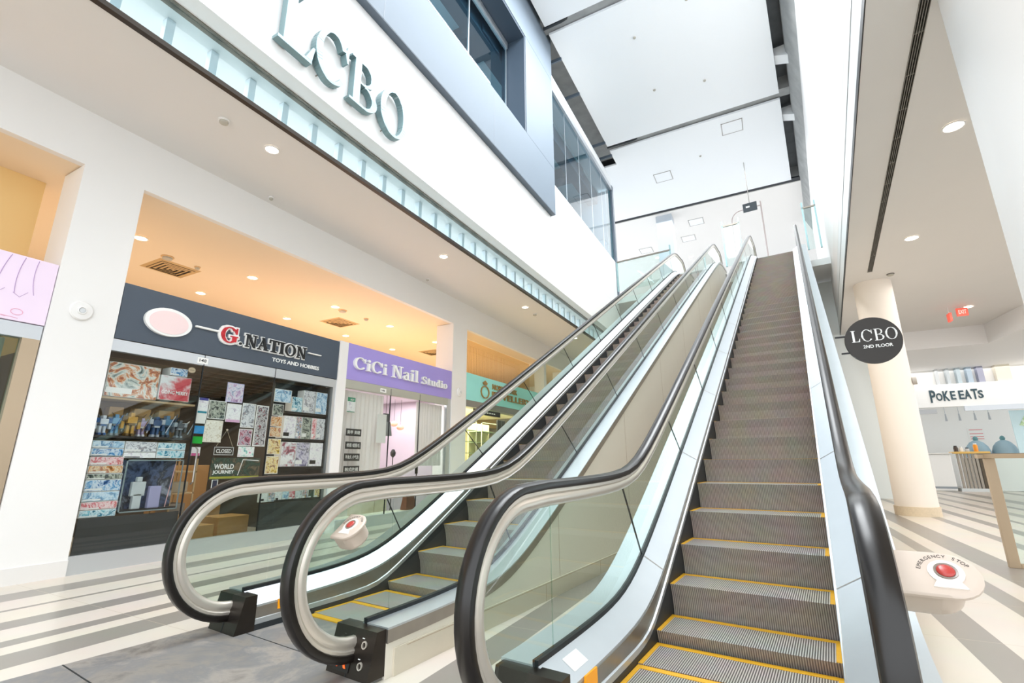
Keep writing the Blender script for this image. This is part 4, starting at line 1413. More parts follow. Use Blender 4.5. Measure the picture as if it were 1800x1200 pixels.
# black rack with rows of boxes
rk = thing('display_rack', 'black display rack of boxed models at the right of the toy shop window', 'rack', (XF - .25, 5.95, .6))
m = MB()
for z in (2.06, 1.60, 1.13, .60):
    m.box(XF - .40, 5.42, z, XF - .08, 6.34, z + .04)
m.build('shelf', black, rk)
m = MB()
m.box(XF - .42, 5.42, .60, XF - .40, 6.34, 2.62).box(XF - .40, 6.32, .60, XF - .08, 6.345, 2.62)
m.build('rack_frame', dark_board, rk)
for (lb, y0, z0, y1, z1, mt) in (
    ('small teal box at the left of the top rack shelf', 5.56, 2.10, 5.77, 2.36, P_cyan),
    ('tall pale figure box in the middle of the top rack shelf', 5.79, 2.10, 6.04, 2.50, P_grey),
    ('tall light blue box at the right of the top rack shelf', 6.06, 2.10, 6.31, 2.50, P_lblue),
    ('white box with grey figures at the left of the second rack shelf', 5.44, 1.64, 5.68, 2.02, P_white),
    ('narrow dark comic box on the second rack shelf', 5.69, 1.64, 5.80, 2.02, P_multi),
    ('black framed box with a red emblem print on the second rack shelf', 5.81, 1.64, 6.01, 2.02, P_dark),
    ('narrow pink box on the second rack shelf', 6.02, 1.64, 6.12, 2.02, P_red),
    ('pale figure box at the right of the second rack shelf', 6.13, 1.64, 6.31, 2.02, P_grey),
    ('white box with a red robot print at the left of the third rack shelf', 5.45, 1.17, 5.73, 1.58, print_mat('white red print', ['f4f4f6', 'ffffff', 'd8d8de', 'b05a68', '4a4a58'], 9, 0.68)),
    ('purple grey streaked box in the middle of the third rack shelf', 5.74, 1.17, 6.02, 1.58, print_mat('purple streak print', ['2a2a38', '8a84a8', 'e6e2f0', '4a4660', 'ffffff'], 7, 1.35)),
    ('white box with a dark robot print at the right of the third rack shelf', 6.03, 1.17, 6.31, 1.58, P_white)):
    carton(lb, y0, z0, y1, z1, mt, .18)
for k in range(9):
    y0 = 5.17 + .13 * k
    carton('%s small comic box in the bottom row, %s from the left' % (('pale', 'multicoloured', 'white', 'blue', 'pink', 'grey', 'dark red', 'dark green', 'olive')[k], ('first', 'second', 'third', 'fourth', 'fifth', 'sixth', 'seventh', 'eighth', 'ninth')[k]), y0, .62, y0 + .12, .62 + (.16 if k % 2 else .2), (P_white, P_multi, P_white, P_lblue, P_red, P_grey, P_multi, P_green, P_yellow)[k], .08, cat='box')
# goods inside the toy shop door
for (lb, x, y0, z0, y1, z1, d_) in (
    ('large open topped cardboard carton inside the toy shop doorway', -8.0, 4.98, 0, 5.50, .38, .5),
    ('smaller cardboard carton left of the large one in the doorway', -7.9, 4.52, 0, 4.86, .30, .4),
    ('cardboard carton stacked deep inside the toy shop doorway', -9.0, 4.6, 0, 5.6, .72, .5),
    ('cardboard carton standing on the deep one inside the toy shop', -9.0, 4.7, .72, 5.3, 1.2, .45)):
    r = thing('cardboard_carton', lb, 'carton', (x - d_ / 2, (y0 + y1) / 2, z0))
    MB().bbox(x - d_, y0, z0, x, y1, z1, .006).build('carton', card, r)
    MB().box(x - d_ * .5 - .03, y0 - .001, z1 - .001, x - d_ * .5 + .03, y1 + .001, z1 + .001).build('tape', pbr('brown tape', 'a97f4a', .4), r)
ck = thing('wooden_shelf', 'pale wooden shelf unit just inside the toy shop door', 'shelf', (-7.9, 4.1, 0))
m = MB()
for z in (.2, .5, .8, 1.1):
    m.box(-8.1, 3.98, z, -7.6, 4.3, z + .02)
m.build('shelf', pbr('pale wood', 'cfae80', .5), ck)
m = MB()
for x in (-8.09, -7.62):
    for y in (3.98, 4.28):
        m.box(x, y, 0, x + .02, y + .02, 1.3)
m.build('shelf_post', pbr('pale wood', 'cfae80', .5), ck)
for k, (z, n) in enumerate(((.22, 'bottom'), (.52, 'second'), (.82, 'third'))):
    solo('paper_bundle', MB().bbox(-8.0, 4.02, z, -7.7, 4.26, z + .15, .01), pbr('grey bundle %d' % k, ('b7a894', '9a8f84', 'c9bba4')[k], .6), 'soft wrapped bundle on the %s level of the wooden shelf unit' % n, 'bundle')
# ---- nail studio window
nf = thing('storefront', 'glazed nail studio front with grey head rail, sheer curtains and black notices', 'shop front', (XF - .05, 8.4, 0))
MB().box(XF - .10, 6.645, 2.66, XF - .015, 10.1, 2.83).build('head_rail', pbr('grey green rail', 'b9bab0', .4, .3), nf)
MB().box(XF - .10, 6.645, 0, XF, 10.24, .20).build('sill', silver_frame, nf)
MB().box(XF - .10, 10.06, .2, XF - .02, 10.24, 2.83).build('side_post', silver_frame, nf)
MB().box(XF - .42, 6.66, 0, XF - .105, 10.2, .2).build('window_ledge', pbr('cream ledge', 'd9d2c0', .5), nf)
for a, b in ((6.65, 7.955), (7.965, 8.955), (8.965, 10.06)):
    MB().box(XF - .035, a, .2, XF - .025, b, 2.66).build('glass_pane', shop_glass, nf)
m = MB()
for y in (7.955, 8.955):
    m.box(XF - .038, y, 0, XF - .012, y + .01, 2.8)
m.build('pane_joint', dark_seal, nf)
plq = MB().box(XF - .015, 7.62, 2.69, XF - .008, 7.80, 2.775).build('number_plate', white_print, nf)
text_mb('146', (XF - .008, 7.655, 2.71), UY, UZ, .10, .045, .002, .01).build('numerals', black, plq)
lk = MB().bbox(XF - .03, 8.90, .98, XF - .01, 8.99, 1.20, .006)
lk.build('lock_case', black_plastic, nf)
lav = pbr('lavender wall', 'd3c4d2', .6)
struct('wall_shop', MB().box(-10.6, 6.6, 0, -10.5, 10.3, 2.85), lav)
struct('wall_shop', MB().box(-10.5, 10.24, 0, -7.76, 10.3, 2.85), lav)
struct('ceiling_shop', MB().box(-10.6, 6.58, 2.84, -7.5, 10.3, 2.92), pbr('lavender ceiling', 'e4dbe8', .6))
def curtain(label, y0, y1, z0, z1, x, amp=.025):
    m = MB()
    n = 60
    rg = []
    for i in range(n + 1):
        y = y0 + (y1 - y0) * i / n
        dx = amp * math.sin(i * 1.05) + amp * .5 * math.sin(i * .43 + 1)
        rg.append([(x + dx, y, z0), (x + dx + .002, y, z0), (x + dx * .8 + .002, y, z1), (x + dx * .8, y, z1)])
    m.loft(rg)
    mt = MATS.get('sheer curtain')
    if mt is None:
        mt = bpy.data.materials.new('sheer curtain')
        mt.use_nodes = True
        nt = mt.node_tree
        b = nt.nodes['Principled BSDF']
        b.inputs['Base Color'].default_value = lin('f8f4f0')
        b.inputs['Roughness'].default_value = .8
        t = nt.nodes.new('ShaderNodeBsdfTransparent')
        mx = nt.nodes.new('ShaderNodeMixShader')
        mx.inputs[0].default_value = .8
        nt.links.new(t.outputs[0], mx.inputs[1])
        nt.links.new(b.outputs[0], mx.inputs[2])
        nt.links.new(mx.outputs[0], nt.nodes['Material Output'].inputs[0])
        MATS['sheer curtain'] = mt
    solo('sheer_curtain', m, mt, label, 'curtain', None, 60)
curtain('wide sheer white curtain at the left of the nail studio window', 6.70, 7.88, .75, 2.64, XF - .16)
curtain('sheer white curtain at the right of the nail studio window', 9.0, 10.02, 1.15, 2.64, XF - .16)
for k, (y0, z0, tx, q) in enumerate(((6.79, 1.74, '美甲 美睫', 'topmost'), (6.80, 1.49, '修眉 蜡脱毛', 'second from the top'), (6.79, 1.265, '半永久 小气泡', 'third from the top'), (6.80, 1.03, '韩式纹绣', 'lowest'))):
    r = thing('notice_strip', 'black notice strip with white characters on the nail studio glass, %s' % q, 'notice', (XF - .045, y0 + .2, z0), 'black notices on the nail studio glass')
    MB().box(XF - .05, y0, z0, XF - .044, y0 + .40, z0 + .14).build('board', pbr('notice black', '2a2d30', .45), r)
    text_mb(tx, (XF - .0435, y0 + .03, z0 + .035), UY, UZ, .34, .075, .002, .01).build('lettering', white_print, r)
nt_ = poster('green and white notice at the top left of the nail studio glass', 6.76, 2.20, 6.98, 2.49, P_white, .012, strips=((.72, 1.0, pbr('notice green', '3a9a78', .5)), (0, .05, pbr('notice green', '3a9a78', .5))), cat='notice', name='notice')
text_mb('ADT', (XF - .0438, 6.84, 2.43), UY, UZ, .10, .035, .002, .02).build('lettering', white_print, nt_)
solo('paper_sheet', MB().box(XF - .05, 7.62, 1.63, XF - .046, 7.90, 2.23), white_print, 'long blank white sheet hanging at the nail studio door joint', 'paper')
r = thing('tote_bag', 'grey bag hanging inside the nail studio beside the white sheet', 'bag', (XF - .2, 8.05, 1.80))
MB().loft([[(XF - .26, 7.93, 1.80), (XF - .16, 7.93, 1.80), (XF - .16, 8.22, 1.80), (XF - .26, 8.22, 1.80)], [(XF - .24, 7.95, 2.1), (XF - .18, 7.95, 2.1), (XF - .18, 8.18, 2.1), (XF - .24, 8.18, 2.1)]]).build('bag_body', pbr('grey felt', '8c9295', .8), r)
MB().box(XF - .212, 8.05, 2.26, XF - .208, 8.06, 2.84).build('bag_strap', black, r)
MB().box(XF - .23, 7.98, 2.1, XF - .19, 8.14, 2.28).build('bag_flap', pbr('charcoal felt', '565b60', .8), r)
for k, (y, z, q) in enumerate(((9.85, 2.2, 'left'), (10.1, 2.12, 'right'))):
    r = thing('paper_lantern', 'small coral lantern glowing inside the nail studio, the %s of two' % q, 'lamp', (-8.5, y - .3, z - .08))
    MB().lathe([(.03, -.07), (.085, -.04), (.10, 0), (.085, .04), (.03, .07)], (-8.5, y - .3, z), 20).build('shade', pbr('coral lantern', 'f2a58c', .6, emit='f29a7c', es=.6), r, 40)
    MB().cyl((-8.5, y - .3, z + .07), (-8.5, y - .3, 2.84), .004, seg=6).build('cord', black, r)
for k, (y0, z0, y1, z1, q) in enumerate(((8.75, 1.75, 9.0, 2.05, 'left'), (9.2, 1.9, 9.42, 2.15, 'upper'), (9.1, 1.45, 9.4, 1.72, 'lower'))):
    r = thing('picture_frame', 'small grey picture frame on the lavender wall, the %s of three' % q, 'picture frame', (-10.48, (y0 + y1) / 2, z0))
    MB().box(-10.5, y0, z0, -10.47, y1, z1).build('frame', pbr('grey frame', 'a8a4b0', .5), r)
    MB().box(-10.47, y0 + .03, z0 + .03, -10.468, y1 - .03, z1 - .03).build('picture', P_white, r)
r = thing('wall_shelf', 'grey wall shelf of bottles on the lavender wall of the nail studio', 'shelf', (-10.4, 9.6, 2.1))
m = MB()
for z in (2.1, 2.25, 2.4):
    m.box(-10.5, 9.3, z, -10.35, 9.95, z + .015)
m.build('shelf_board', pbr('grey shelf', '8c8794', .5), r)
MB().box(-10.48, 9.35, 2.115, -10.36, 9.5, 2.36).build('white_box', white_print, r)
r = thing('salon_counter', 'low white salon counter with a cream front inside the nail studio', 'counter', (-8.4, 8.3, 0))
MB().bbox(-8.7, 7.0, 0, -8.2, 7.9, .62, .01).build('counter_body', pbr('white gloss', 'efece8', .3), r)
MB().bbox(-8.72, 6.98, .62, -8.18, 7.92, .66, .01).build('counter_top', pbr('cream top', 'd9cdb8', .3), r)
r = thing('salon_cabinet', 'cream cabinet to the right of the salon counter', 'cabinet', (-8.3, 8.9, 0))
MB().bbox(-8.6, 8.2, 0, -8.1, 9.0, .60, .01).build('body', pbr('cream gloss', 'e9dfc8', .35), r)
MB().box(-8.1, 8.59, .04, -8.097, 8.60, .56).build('door_joint', tan_frame, r)
MB().cyl((-8.09, 8.52, .4), (-8.09, 8.52, .46), .01, seg=10).build('handle', chrome, r)
r = thing('handbag', 'brown shopping bag on the floor inside the nail studio window', 'bag', (XF - .22, 8.98, .20))
MB().loft([[(XF - .32, 8.80, .2), (XF - .14, 8.80, .2), (XF - .14, 9.14, .2), (XF - .32, 9.14, .2)], [(XF - .28, 8.84, .52), (XF - .18, 8.84, .52), (XF - .18, 9.10, .52), (XF - .28, 9.10, .52)]]).build('bag_body', pbr('brown leather', '8a4a34', .5), r)
MB().tube([(XF - .2, 8.88, .5), (XF - .2, 8.92, .68), (XF - .2, 9.0, .72), (XF - .2, 9.05, .68), (XF - .2, 9.07, .5)], .008, 6).build('bag_handle', pbr('brown strap', '5e3020', .5), r, 40)
solo('hair_brush', MB().cyl((-8.3, 9.35, 0), (-8.3, 9.35, 1.35), .012, seg=10).lathe([(.01, 0), (.06, .05), (.07, .12), (.03, .2)], (-8.3, 9.35, 1.35), 14), black, 'dark round headed stand inside the nail studio', 'stand', None, 40)
# ---- jewellery shop
jf = thing('storefront', 'open jewellery shop front with a grey head rail under the turquoise sign', 'shop front', (XF - .05, 13.5, 0))
MB().box(XF - .30, 10.92, 2.72, XF - .015, 16.2, 2.90).build('head_rail', pbr('grey rail', '8d8a84', .4, .3), jf)
MB().box(XF - .035, 10.93, .2, XF - .025, 16.2, 2.72).build('glass_pane', shop_glass, jf)
MB().box(XF - .10, 10.92, 0, XF, 16.2, .2).build('sill', silver_frame, jf)
for (a, b, c, d_, q) in ((11.36, 2.55, 12.85, 2.70, 'left'), (13.85, 2.62, 14.9, 2.74, 'right')):
    r = thing('hanging_sign', 'black hanging bar sign under the turquoise sign, the %s one' % q, 'sign', (XF - .02, (a + c) / 2, b))
    MB().bbox(XF - .05, a, b, XF + .0, c, d_, .006).build('board', black_plastic, r)
    if q == 'left':
        m = MB()
        for i in range(6):
            m.box(XF, a + .42 + .13 * i, b + .055, XF + .002, a + .51 + .13 * i, b + .09)
        m.build('pale_marks', white_print, r)
cream = pbr('cream shop wall', 'efe2b4', .55)
struct('wall_shop', MB().box(-10.6, 10.3, 0, -10.5, 16.3, 2.9), cream)
struct('ceiling_shop', MB().box(-10.6, 10.3, 2.86, -7.5, 16.3, 2.94), pbr('cream ceiling', 'efe6c8', .6))
for (y0, y1, q) in ((11.9, 13.1, 'left'), (13.4, 14.7, 'right')):
    r = thing('glass_showcase', 'tall empty glass showcase with cream back panels inside the jewellery shop, the %s one' % q, 'showcase', (-8.4, (y0 + y1) / 2, 0))
    MB().box(-8.75, y0, 0, -8.7, y1, 2.5).build('back_panel', cream, r)
    MB().box(-8.75, y0, 0, -8.2, y1, .8).build('base', pbr('tan base', 'd2b880', .5), r)
    m = MB()
    for z in (1.15, 1.5, 1.85, 2.2):
        m.box(-8.7, y0 + .03, z, -8.2, y1 - .03, z + .012)
    m.build('glass_shelf', pbr('green shelf glass', 'a9bfa0', .2), r)
    m = MB()
    for y in (y0, y1 - .03):
        m.box(-8.23, y, .8, -8.2, y + .03, 2.5)
    m.box(-8.23, y0, 2.47, -8.2, y1, 2.5)
    m.build('case_frame', pbr('cream frame', 'efe6cf', .4), r)
r = thing('wall_speaker', 'black upright panel between the showcases in the jewellery shop', 'panel', (-7.7, 13.7, 2.05))
MB().bbox(-7.72, 13.5, 2.05, -7.66, 13.98, 2.55, .01).build('panel', black_plastic, r)
MB().box(-7.66, 13.735, 2.06, -7.658, 13.745, 2.54).build('centre_line', silver_frame, r)
# chain curtains over the shop fronts
def chain(label, y0, y1, z0, z1, x):
    m = MB()
    n = int((y1 - y0) / .09)
    for i in range(n):
        y = y0 + (y1 - y0) * i / n
        m.box(x, y, z0, x + .006, y + .006, z1)
    o = solo('chain_curtain', m, pbr('bronze chain', 'b08d5c', .4, .3), label, 'curtain')
    o['kind'] = 'stuff'
chain('fine hanging chain curtain above the turquoise sign', 11.0, 16.2, 3.67, 4.89, -8.2)
chain('fine hanging chain curtain deep above the purple sign', 9.9, 13.0, 3.2, 4.89, -11.6)
struct('wall_upper_shop', MB().box(-12.4, 8.6, 2.9, -12.3, 24, 4.9), pbr('amber grid wall', 'f0cf8e', .6))
gp = struct('window_4', MB().box(XF - .62, 10.95, 3.66, XF - .61, 16.2, 4.88), glass('upper divider glass', 'f2ead8', 1.3))

# ---- lights and small fittings in the ceilings
for k_ in range(4):
    area('shop_ceiling_fill', (-10.0, -1 + 5.2 * k_, 3.0), (PI, 0, 0), 4.2, 4.8, 42, (1, .80, .60))  # added lamps out of view, aimed up to brighten the shop ceiling
def downlight(label, x, y, z, r, mat, group, power, col):
    t = thing('downlight', label, 'downlight', (x, y, z), group)
    MB().lathe([(r, 0), (r + .02, 0), (r + .022, -.006), (r, -.010), (r - .004, -.002)], (x, y, z), 28).build('trim_ring', white_paint, t, 40)
    MB().cyl((x, y, z - .003), (x, y, z + .0), r - .004, seg=28).build('lens', mat, t)
    if power:
        l = bpy.data.lights.new('lamp', 'SPOT')
        l.energy = power
        l.color = col
        l.spot_size = math.radians(120)
        l.spot_blend = .8
        l.shadow_soft_size = r
        o = bpy.data.objects.new('lamp', l)
        C.objects.link(o)
        o.parent = t
        o.location = (0, 0, -.03)
    return t
ordn = ['nearest', 'second', 'third', 'fourth', 'fifth', 'sixth']
for i, y in enumerate((3.67, 7.86, 11.9, 16.0)):
    downlight('round white downlight in the left walkway ceiling, %s along the row' % ordn[i], -5.84, y, 5.615, .085, lamp_white, 'downlights of the left walkway', 18, (1, .93, .82))
for i, y in enumerate((1.54, 3.55, 5.55, 7.69, 9.62, 11.7)):
    downlight('warm downlight in the amber ceiling above the shop signs, front row, %s from the left' % ordn[i], -8.9, y, 4.895, .09, lamp_warm, 'downlights over the shop signs', 75, (1, .70, .40))
for i, y in enumerate((1.41, 3.52, 5.58, 7.77, 9.77, 11.8)):
    downlight('warm downlight in the amber ceiling above the shop signs, back row, %s from the left' % ordn[i], -10.75, y, 4.895, .09, lamp_warm, 'downlights over the shop signs', 75, (1, .70, .40))
for i, (x, y) in enumerate(((2.73, 7.73), (3.07, 11.7), (3.3, 15.6), (5.7, 18.2))):
    downlight('round downlight in the right ceiling, %s from the viewer' % ordn[i], x, y, 5.615, .11, lamp_white, 'downlights of the right ceiling', 25, (1, .95, .86))
def grille(label, x, y, z, s, rz=0.0):
    t = thing('air_diffuser', label, 'air vent', (x, y, z), None, rz, off=(0, 0, 0))
    m = MB()
    m.loft([[(-s, -s, 0), (s, -s, 0), (s, s, 0), (-s, s, 0)], [(-s * .86, -s * .86, -.012), (s * .86, -s * .86, -.012), (s * .86, s * .86, -.012), (-s * .86, s * .86, -.012)]])
    m.build('diffuser_frame', pbr('tan diffuser', 'c8a878', .5), t)
    m = MB()
    m.box(-s * .8, -s * .8, -.014, s * .8, s * .8, -.0125)
    m.build('dark_throat', pbr('dark throat', '3a2f24', .8), t)
    for k in (.78, .58, .38, .18):
        m = MB()
        a, b = s * k, s * (k - .09)
        m.loft([[(-a, -a, -.02), (a, -a, -.02), (a, a, -.02), (-a, a, -.02)], [(-b, -b, -.028), (b, -b, -.028), (b, b, -.028), (-b, b, -.028)], [(-b, -b, -.020), (b, -b, -.020), (b, b, -.020), (-b, b, -.020)], [(-a, -a, -.02), (a, -a, -.02), (a, a, -.02), (-a, a, -.02)]], caps=False)
        m.build('louvre_ring', pbr('tan diffuser', 'c8a878', .5), t)
    return t
grille('square air diffuser in the amber ceiling above the dark toy shop sign', -9.86, 4.51, 4.90, .37)
grille('square air diffuser in the amber ceiling above the purple sign, left part', -9.86, 8.72, 4.90, .37)
grille('square air diffuser in the amber ceiling beside the pier right of the purple sign', -9.86, 12.85, 4.90, .37)
def detector(label, x, y, z, r=.06, mat=None, cat='smoke detector', name='smoke_detector'):
    t = thing(name, label, cat, (x, y, z))
    MB().lathe([(r * 1.15, 0), (r * 1.15, -.012), (r, -.018)], (x, y, z), 20).build('base', mat or white_paint, t, 40)
    MB().lathe([(r * .9, -.018), (r * .85, -.045), (r * .5, -.055)], (x, y, z), 20).build('sensor_head', pbr('grey sensor', 'b9b4a8', .5), t, 40)
detector('smoke detector in the left walkway ceiling nearest the viewer', -5.86, 2.98, 5.62)
detector('smoke detector in the left walkway ceiling far along, by the escalator rail', -5.88, 12.65, 5.62)
detector('small sprinkler rose near the bulkhead in the left walkway ceiling, nearer one', -7.0, 4.5, 5.62, .035, cat='sprinkler', name='sprinkler')
detector('small sprinkler rose near the bulkhead in the left walkway ceiling, farther one', -6.97, 8.76, 5.62, .035, cat='sprinkler', name='sprinkler')
detector('round speaker in the amber ceiling left of the diffuser', -9.33, 4.18, 4.9, .09, pbr('tan speaker', 'd8b484', .5), 'speaker', 'ceiling_speaker')
detector('small sensor in the amber ceiling right of the diffuser', -9.33, 4.71, 4.9, .045, pbr('tan speaker', 'd8b484', .5), 'sensor', 'ceiling_sensor')
detector('round speaker in the amber ceiling above the purple sign', -8.98, 8.0, 4.9, .09, pbr('tan speaker', 'd8b484', .5), 'speaker', 'ceiling_speaker')
detector('dark sensor head in the amber ceiling above the purple sign', -8.98, 8.8, 4.9, .055, pbr('tan speaker', 'd8b484', .5), 'sensor', 'ceiling_sensor')
def bell(label, x, y, z):
    t = thing('wall_speaker', label, 'speaker', (x, y, z - .1))
    MB().lathe([(.115, 0), (.118, .02), (.105, .035), (.05, .04), (.048, .05), (.036, .055), (.03, .04)], (x, y, z), 36, 'x').build('speaker_body', white_paint, t, 35)
    MB().lathe([(.03, .036), (.028, .048), (.004, .05)], (x, y, z), 20, 'x').build('speaker_cone', pbr('grey cone', 'd5d8da', .5), t, 40)
bell('round white speaker on the wide pier left of the toy shop', XF, 2.42, 3.03)
bell('round white speaker on the pier right of the purple sign', XF, 10.58, 3.05)

# ---- big raised letters on the white band
LX = -5.0
tt = thing('sign_lettering', 'large raised teal grey letters spelling LCBO across the white band', 'sign letters', (LX + .05, 4.2, 6.46))
teal = pbr('teal grey letter face', 'a9c3cb', .35, .15)
teal_d = pbr('teal grey letter edge', '7d979b', .4, .1)
def big_letter(ch, y0, w, z0, h):
    a = serif_mb(ch, (LX + .02, y0, z0), UY, UZ, w, h, .11)
    o = a.build('letter', teal_d, tt)
    b = serif_mb(ch, (LX + .13, y0, z0), UY, UZ, w, h, .004)
    b.build('letter_face', teal, o)
    m = MB()
    for p, q in ((y0 + w * .25, z0 + h * .03), (y0 + w * .3, z0 + h * .97)):
        m.cyl((LX, p, q), (LX + .03, p, q), .01, seg=8)
    m.build('standoff', steel, o)
big_letter('L', 2.93, .55, 6.46, .92)
big_letter('C', 3.48, .57, 6.45, .84)
big_letter('B', 4.11, .56, 6.46, .80)
big_letter('O', 4.74, .66, 6.44, .84)

# ---- round sign by the escalator
DE = (1.0, 6.0, 2.43)
dw = None
s0 = plane_pt = None
sg = thing('round_sign', 'round dark sign lettered LCBO 2ND FLOOR on two short arms beside the right handrail', 'sign', (1.08, 6.0, 2.19))
m = MB()
m.cyl((1.085, 6.0, 2.432), (1.085, 6.035, 2.432), .245, seg=64)
m.build('disc', pbr('dark brown disc', '2c2723', .5), sg, 40)
serif_mb('LCBO', (.90, 6.0, 2.425), (1, 0, 0), UZ, .395, .125, .004, track=.03).build('letters', white_print, sg)
text_mb('2ND FLOOR', (.99, 6.0, 2.352), (1, 0, 0), UZ, .25, .034, .003, .02).build('small_letters', white_print, sg)
arms = MB()
for z in (2.50, 2.32):
    arms.box(.76 + (.035 if z < 2.4 else 0), 6.01, z - .008, .93, 6.03, z + .008)
arms.build('arm', black, sg)

# ---- glass guard at the right, in front of the food court
gg = thing('glass_guard', 'glass guard with a tan metal post and rails in front of the food court', 'guard rail', (2.34, 8.0, 0))
ra = MB()
ra.bbox(2.24, 8.0, 1.235, 5.2, 8.10, 1.285, .006)
ra.build('top_rail', tan_frame, gg)
MB().box(2.24, 8.0, 1.286, 5.2, 8.10, 1.296).build('rail_cap', bronze_trim, gg)
MB().bbox(2.30, 8.01, 0, 2.40, 8.07, 1.235, .004).build('post', tan_frame, gg)
MB().bbox(2.40, 8.01, .0, 5.2, 8.07, .05, .004).build('bottom_rail', tan_frame, gg)
MB().pz([(2.30, 8.0), (2.36, 8.0), (3.05, 5.6), (2.99, 5.6)], 1.235, 1.285).build('return_rail', tan_frame, gg)
MB().box(2.40, 8.035, .05, 5.2, 8.047, 1.235).build('glass_panel', guard_glass, gg)

# ---- food court
YF = 26.0
struct('wall_food', MB().box(4.0, YF + 4.5, 0, 16, YF + 4.6, 5.0), pbr('bright back wall', 'f6f6f4', .6))
fc = thing('food_sign', 'white fascia sign lettered POKE EATS over the food counter', 'shop sign', (8, YF, 3.36))
MB().box(5.2, YF, 3.36, 14, YF + .25, 4.30).build('sign_board', pbr('white fascia', 'f8f8f6', .45), fc)
teal2 = pbr('deep teal letters', '2f4a55', .45)
for ch, x, z, w_, h_ in (('P', 6.23, 3.53, .19, .52), ('O', 6.43, 3.60, .20, .32), ('K', 6.66, 3.58, .20, .42), ('E', 6.90, 3.62, .16, .36), ('E', 7.16, 3.62, .17, .36), ('A', 7.34, 3.62, .20, .38), ('T', 7.56, 3.60, .20, .42), ('S', 7.76, 3.63, .16, .32)):
    text_mb(ch, (x, YF - .001, z + .02), (1, 0, 0), UZ, w_, h_, .03, .02).build('letter', teal2, fc)
struct('wall_stripe_panel', MB().box(5.2, YF + .4, 4.3, 14, YF + .5, 5.0), pbr('pale feature wall', 'f4f2ee', .6))
for k in range(5):
    solo('wall_fin', MB().box(6.62 + .33 * k, YF + .1, 4.3, 6.62 + .33 * k + .07 + .03 * k, YF + .38, 4.97), pbr('grey wall fin %d' % k, ('cfd2d4', 'c3c9cc', 'b9c6cc', 'aebdca', 'a3a4b6')[k], .5), 'grey vertical fin above the food sign, %s of five from the left' % ordn[k].replace('nearest', 'first'), 'wall fin')
solo('wall_fin', MB().box(8.5, YF + .1, 4.3, 8.95, YF + .38, 4.97), pbr('cream fin', 'e6dfcd', .5), 'wide cream panel right of the grey fins', 'wall panel')
MB_ = MB().box(5.2, YF - .02, 3.22, 7.2, YF + .2, 3.36)
struct('trim_20', MB().box(7.25, YF - .03, 3.16, 14, YF + .1, 3.36), silver_frame)
struct('trim_21', MB().box(5.6, YF - .03, 3.1, 6.35, YF + .1, 3.28), pbr('grey bracket', 'b9bcc0', .5))
ct = thing('food_counter', 'white food counter with a bright rounded end under the POKE EATS sign', 'counter', (6.2, YF, 0))
MB().bbox(5.4, YF - .1, 0, 6.45, YF + .6, 1.45, .04).build('counter_body', pbr('white counter', 'f6f4f0', .4), ct)
MB().bbox(5.35, YF - .15, 1.45, 6.5, YF + .65, 1.50, .02).build('counter_top', pbr('pale top', 'e9e6e2', .3), ct)
MB().box(5.4, YF - .11, .10, 6.45, YF - .1, .18).build('kick_strip', pbr('grey strip', '9a9fa4', .4), ct)
ws = thing('wood_counter', 'honey wood topped counter with grey slatted front beside the white counter', 'counter', (7.1, YF, 0))
MB().bbox(6.55, YF - .2, 1.46, 7.65, YF + .5, 1.54, .015).build('counter_top', pbr('honey wood', 'e9bc62', .4), ws)
m = MB()
for k in range(6):
    m.box(6.62 + .115 * k, YF - .12, .12, 6.69 + .115 * k, YF - .06, 1.46)
m.build('slat', pbr('grey brown slat', 'a89f92', .5), ws)
MB().box(7.3, YF - .1, .12, 7.65, YF + .4, 1.46).build('dark_niche', pbr('brown niche', '5c5140', .6), ws)
MB().box(6.55, YF - .13, .0, 7.65, YF + .4, .12).build('plinth', pbr('pale plinth', 'd8dcdc', .5), ws)
for k, (x, q) in enumerate(((7.66, 'left'), (8.5, 'right'))):
    u = thing('grey_dome', 'rounded grey cover on the food counter, the %s one' % q, 'cover', (x, YF + 1.1, 1.3))
    MB().lathe([(.40, 0), (.40, .25), (.34, .45), (.22, .62), (.08, .70)], (x, YF + 1.1, 1.30), 28).build('cover', pbr('grey blue cover', '8ea9b6', .5), u, 50)
    MB().lathe([(.07, .70), (.09, .78), (.05, .86), (.005, .88)], (x, YF + 1.1, 1.30), 16).build('knob', pbr('teal knob', '5f8f94', .5), u, 50)
bc = thing('back_counter', 'long white back counter carrying the grey covers', 'counter', (9.5, YF + .8, 0))
MB().bbox(7.0, YF + .62, 0, 14, YF + 1.6, 1.29, .02).build('counter_body', pbr('white counter', 'f6f4f0', .4), bc)
for k, (x, h_, c_, n_) in enumerate(((6.7, .20, '4a3a30', 'dark brown'), (6.86, .16, 'e9e4da', 'white'), (7.05, .12, 'c8ccd0', 'silver'), (7.32, .28, 'f09a28', 'orange'))):
    u = thing('container', '%s container on the honey wood counter' % n_, 'container', (x, YF + .1, 1.54))
    MB().lathe([(.07, 0), (.075, h_ * .8), (.05, h_)], (x, YF + .1, 1.54), 16).build('jar', pbr('jar %s' % n_, c_, .4), u, 40)
    MB().cyl((x, YF + .1, 1.54 + h_), (x, YF + .1, 1.58 + h_), .052, seg=16).build('lid', white_print if k % 2 else black, u)
fs = thing('menu_board', 'pale green and aqua picture board at the far right of the food counter', 'board', (9.9, YF + .6, 1.3))
MB().box(8.75, YF + .6, 1.3, 12, YF + .65, 3.15).build('board', pbr('aqua board', 'd2ecf2', .4), fs)
m = MB()
m.py([(8.95, 2.55), (9.5, 2.4), (10.2, 2.7), (10.0, 3.1), (9.2, 3.0)], YF + .59, YF + .6)
m.build('leaf_picture', print_mat('leaf print', ['4e7a48', 'b9dca0', 'e9f6ee', '8fbfae', 'dff0f4'], 3, 1.5), fs)
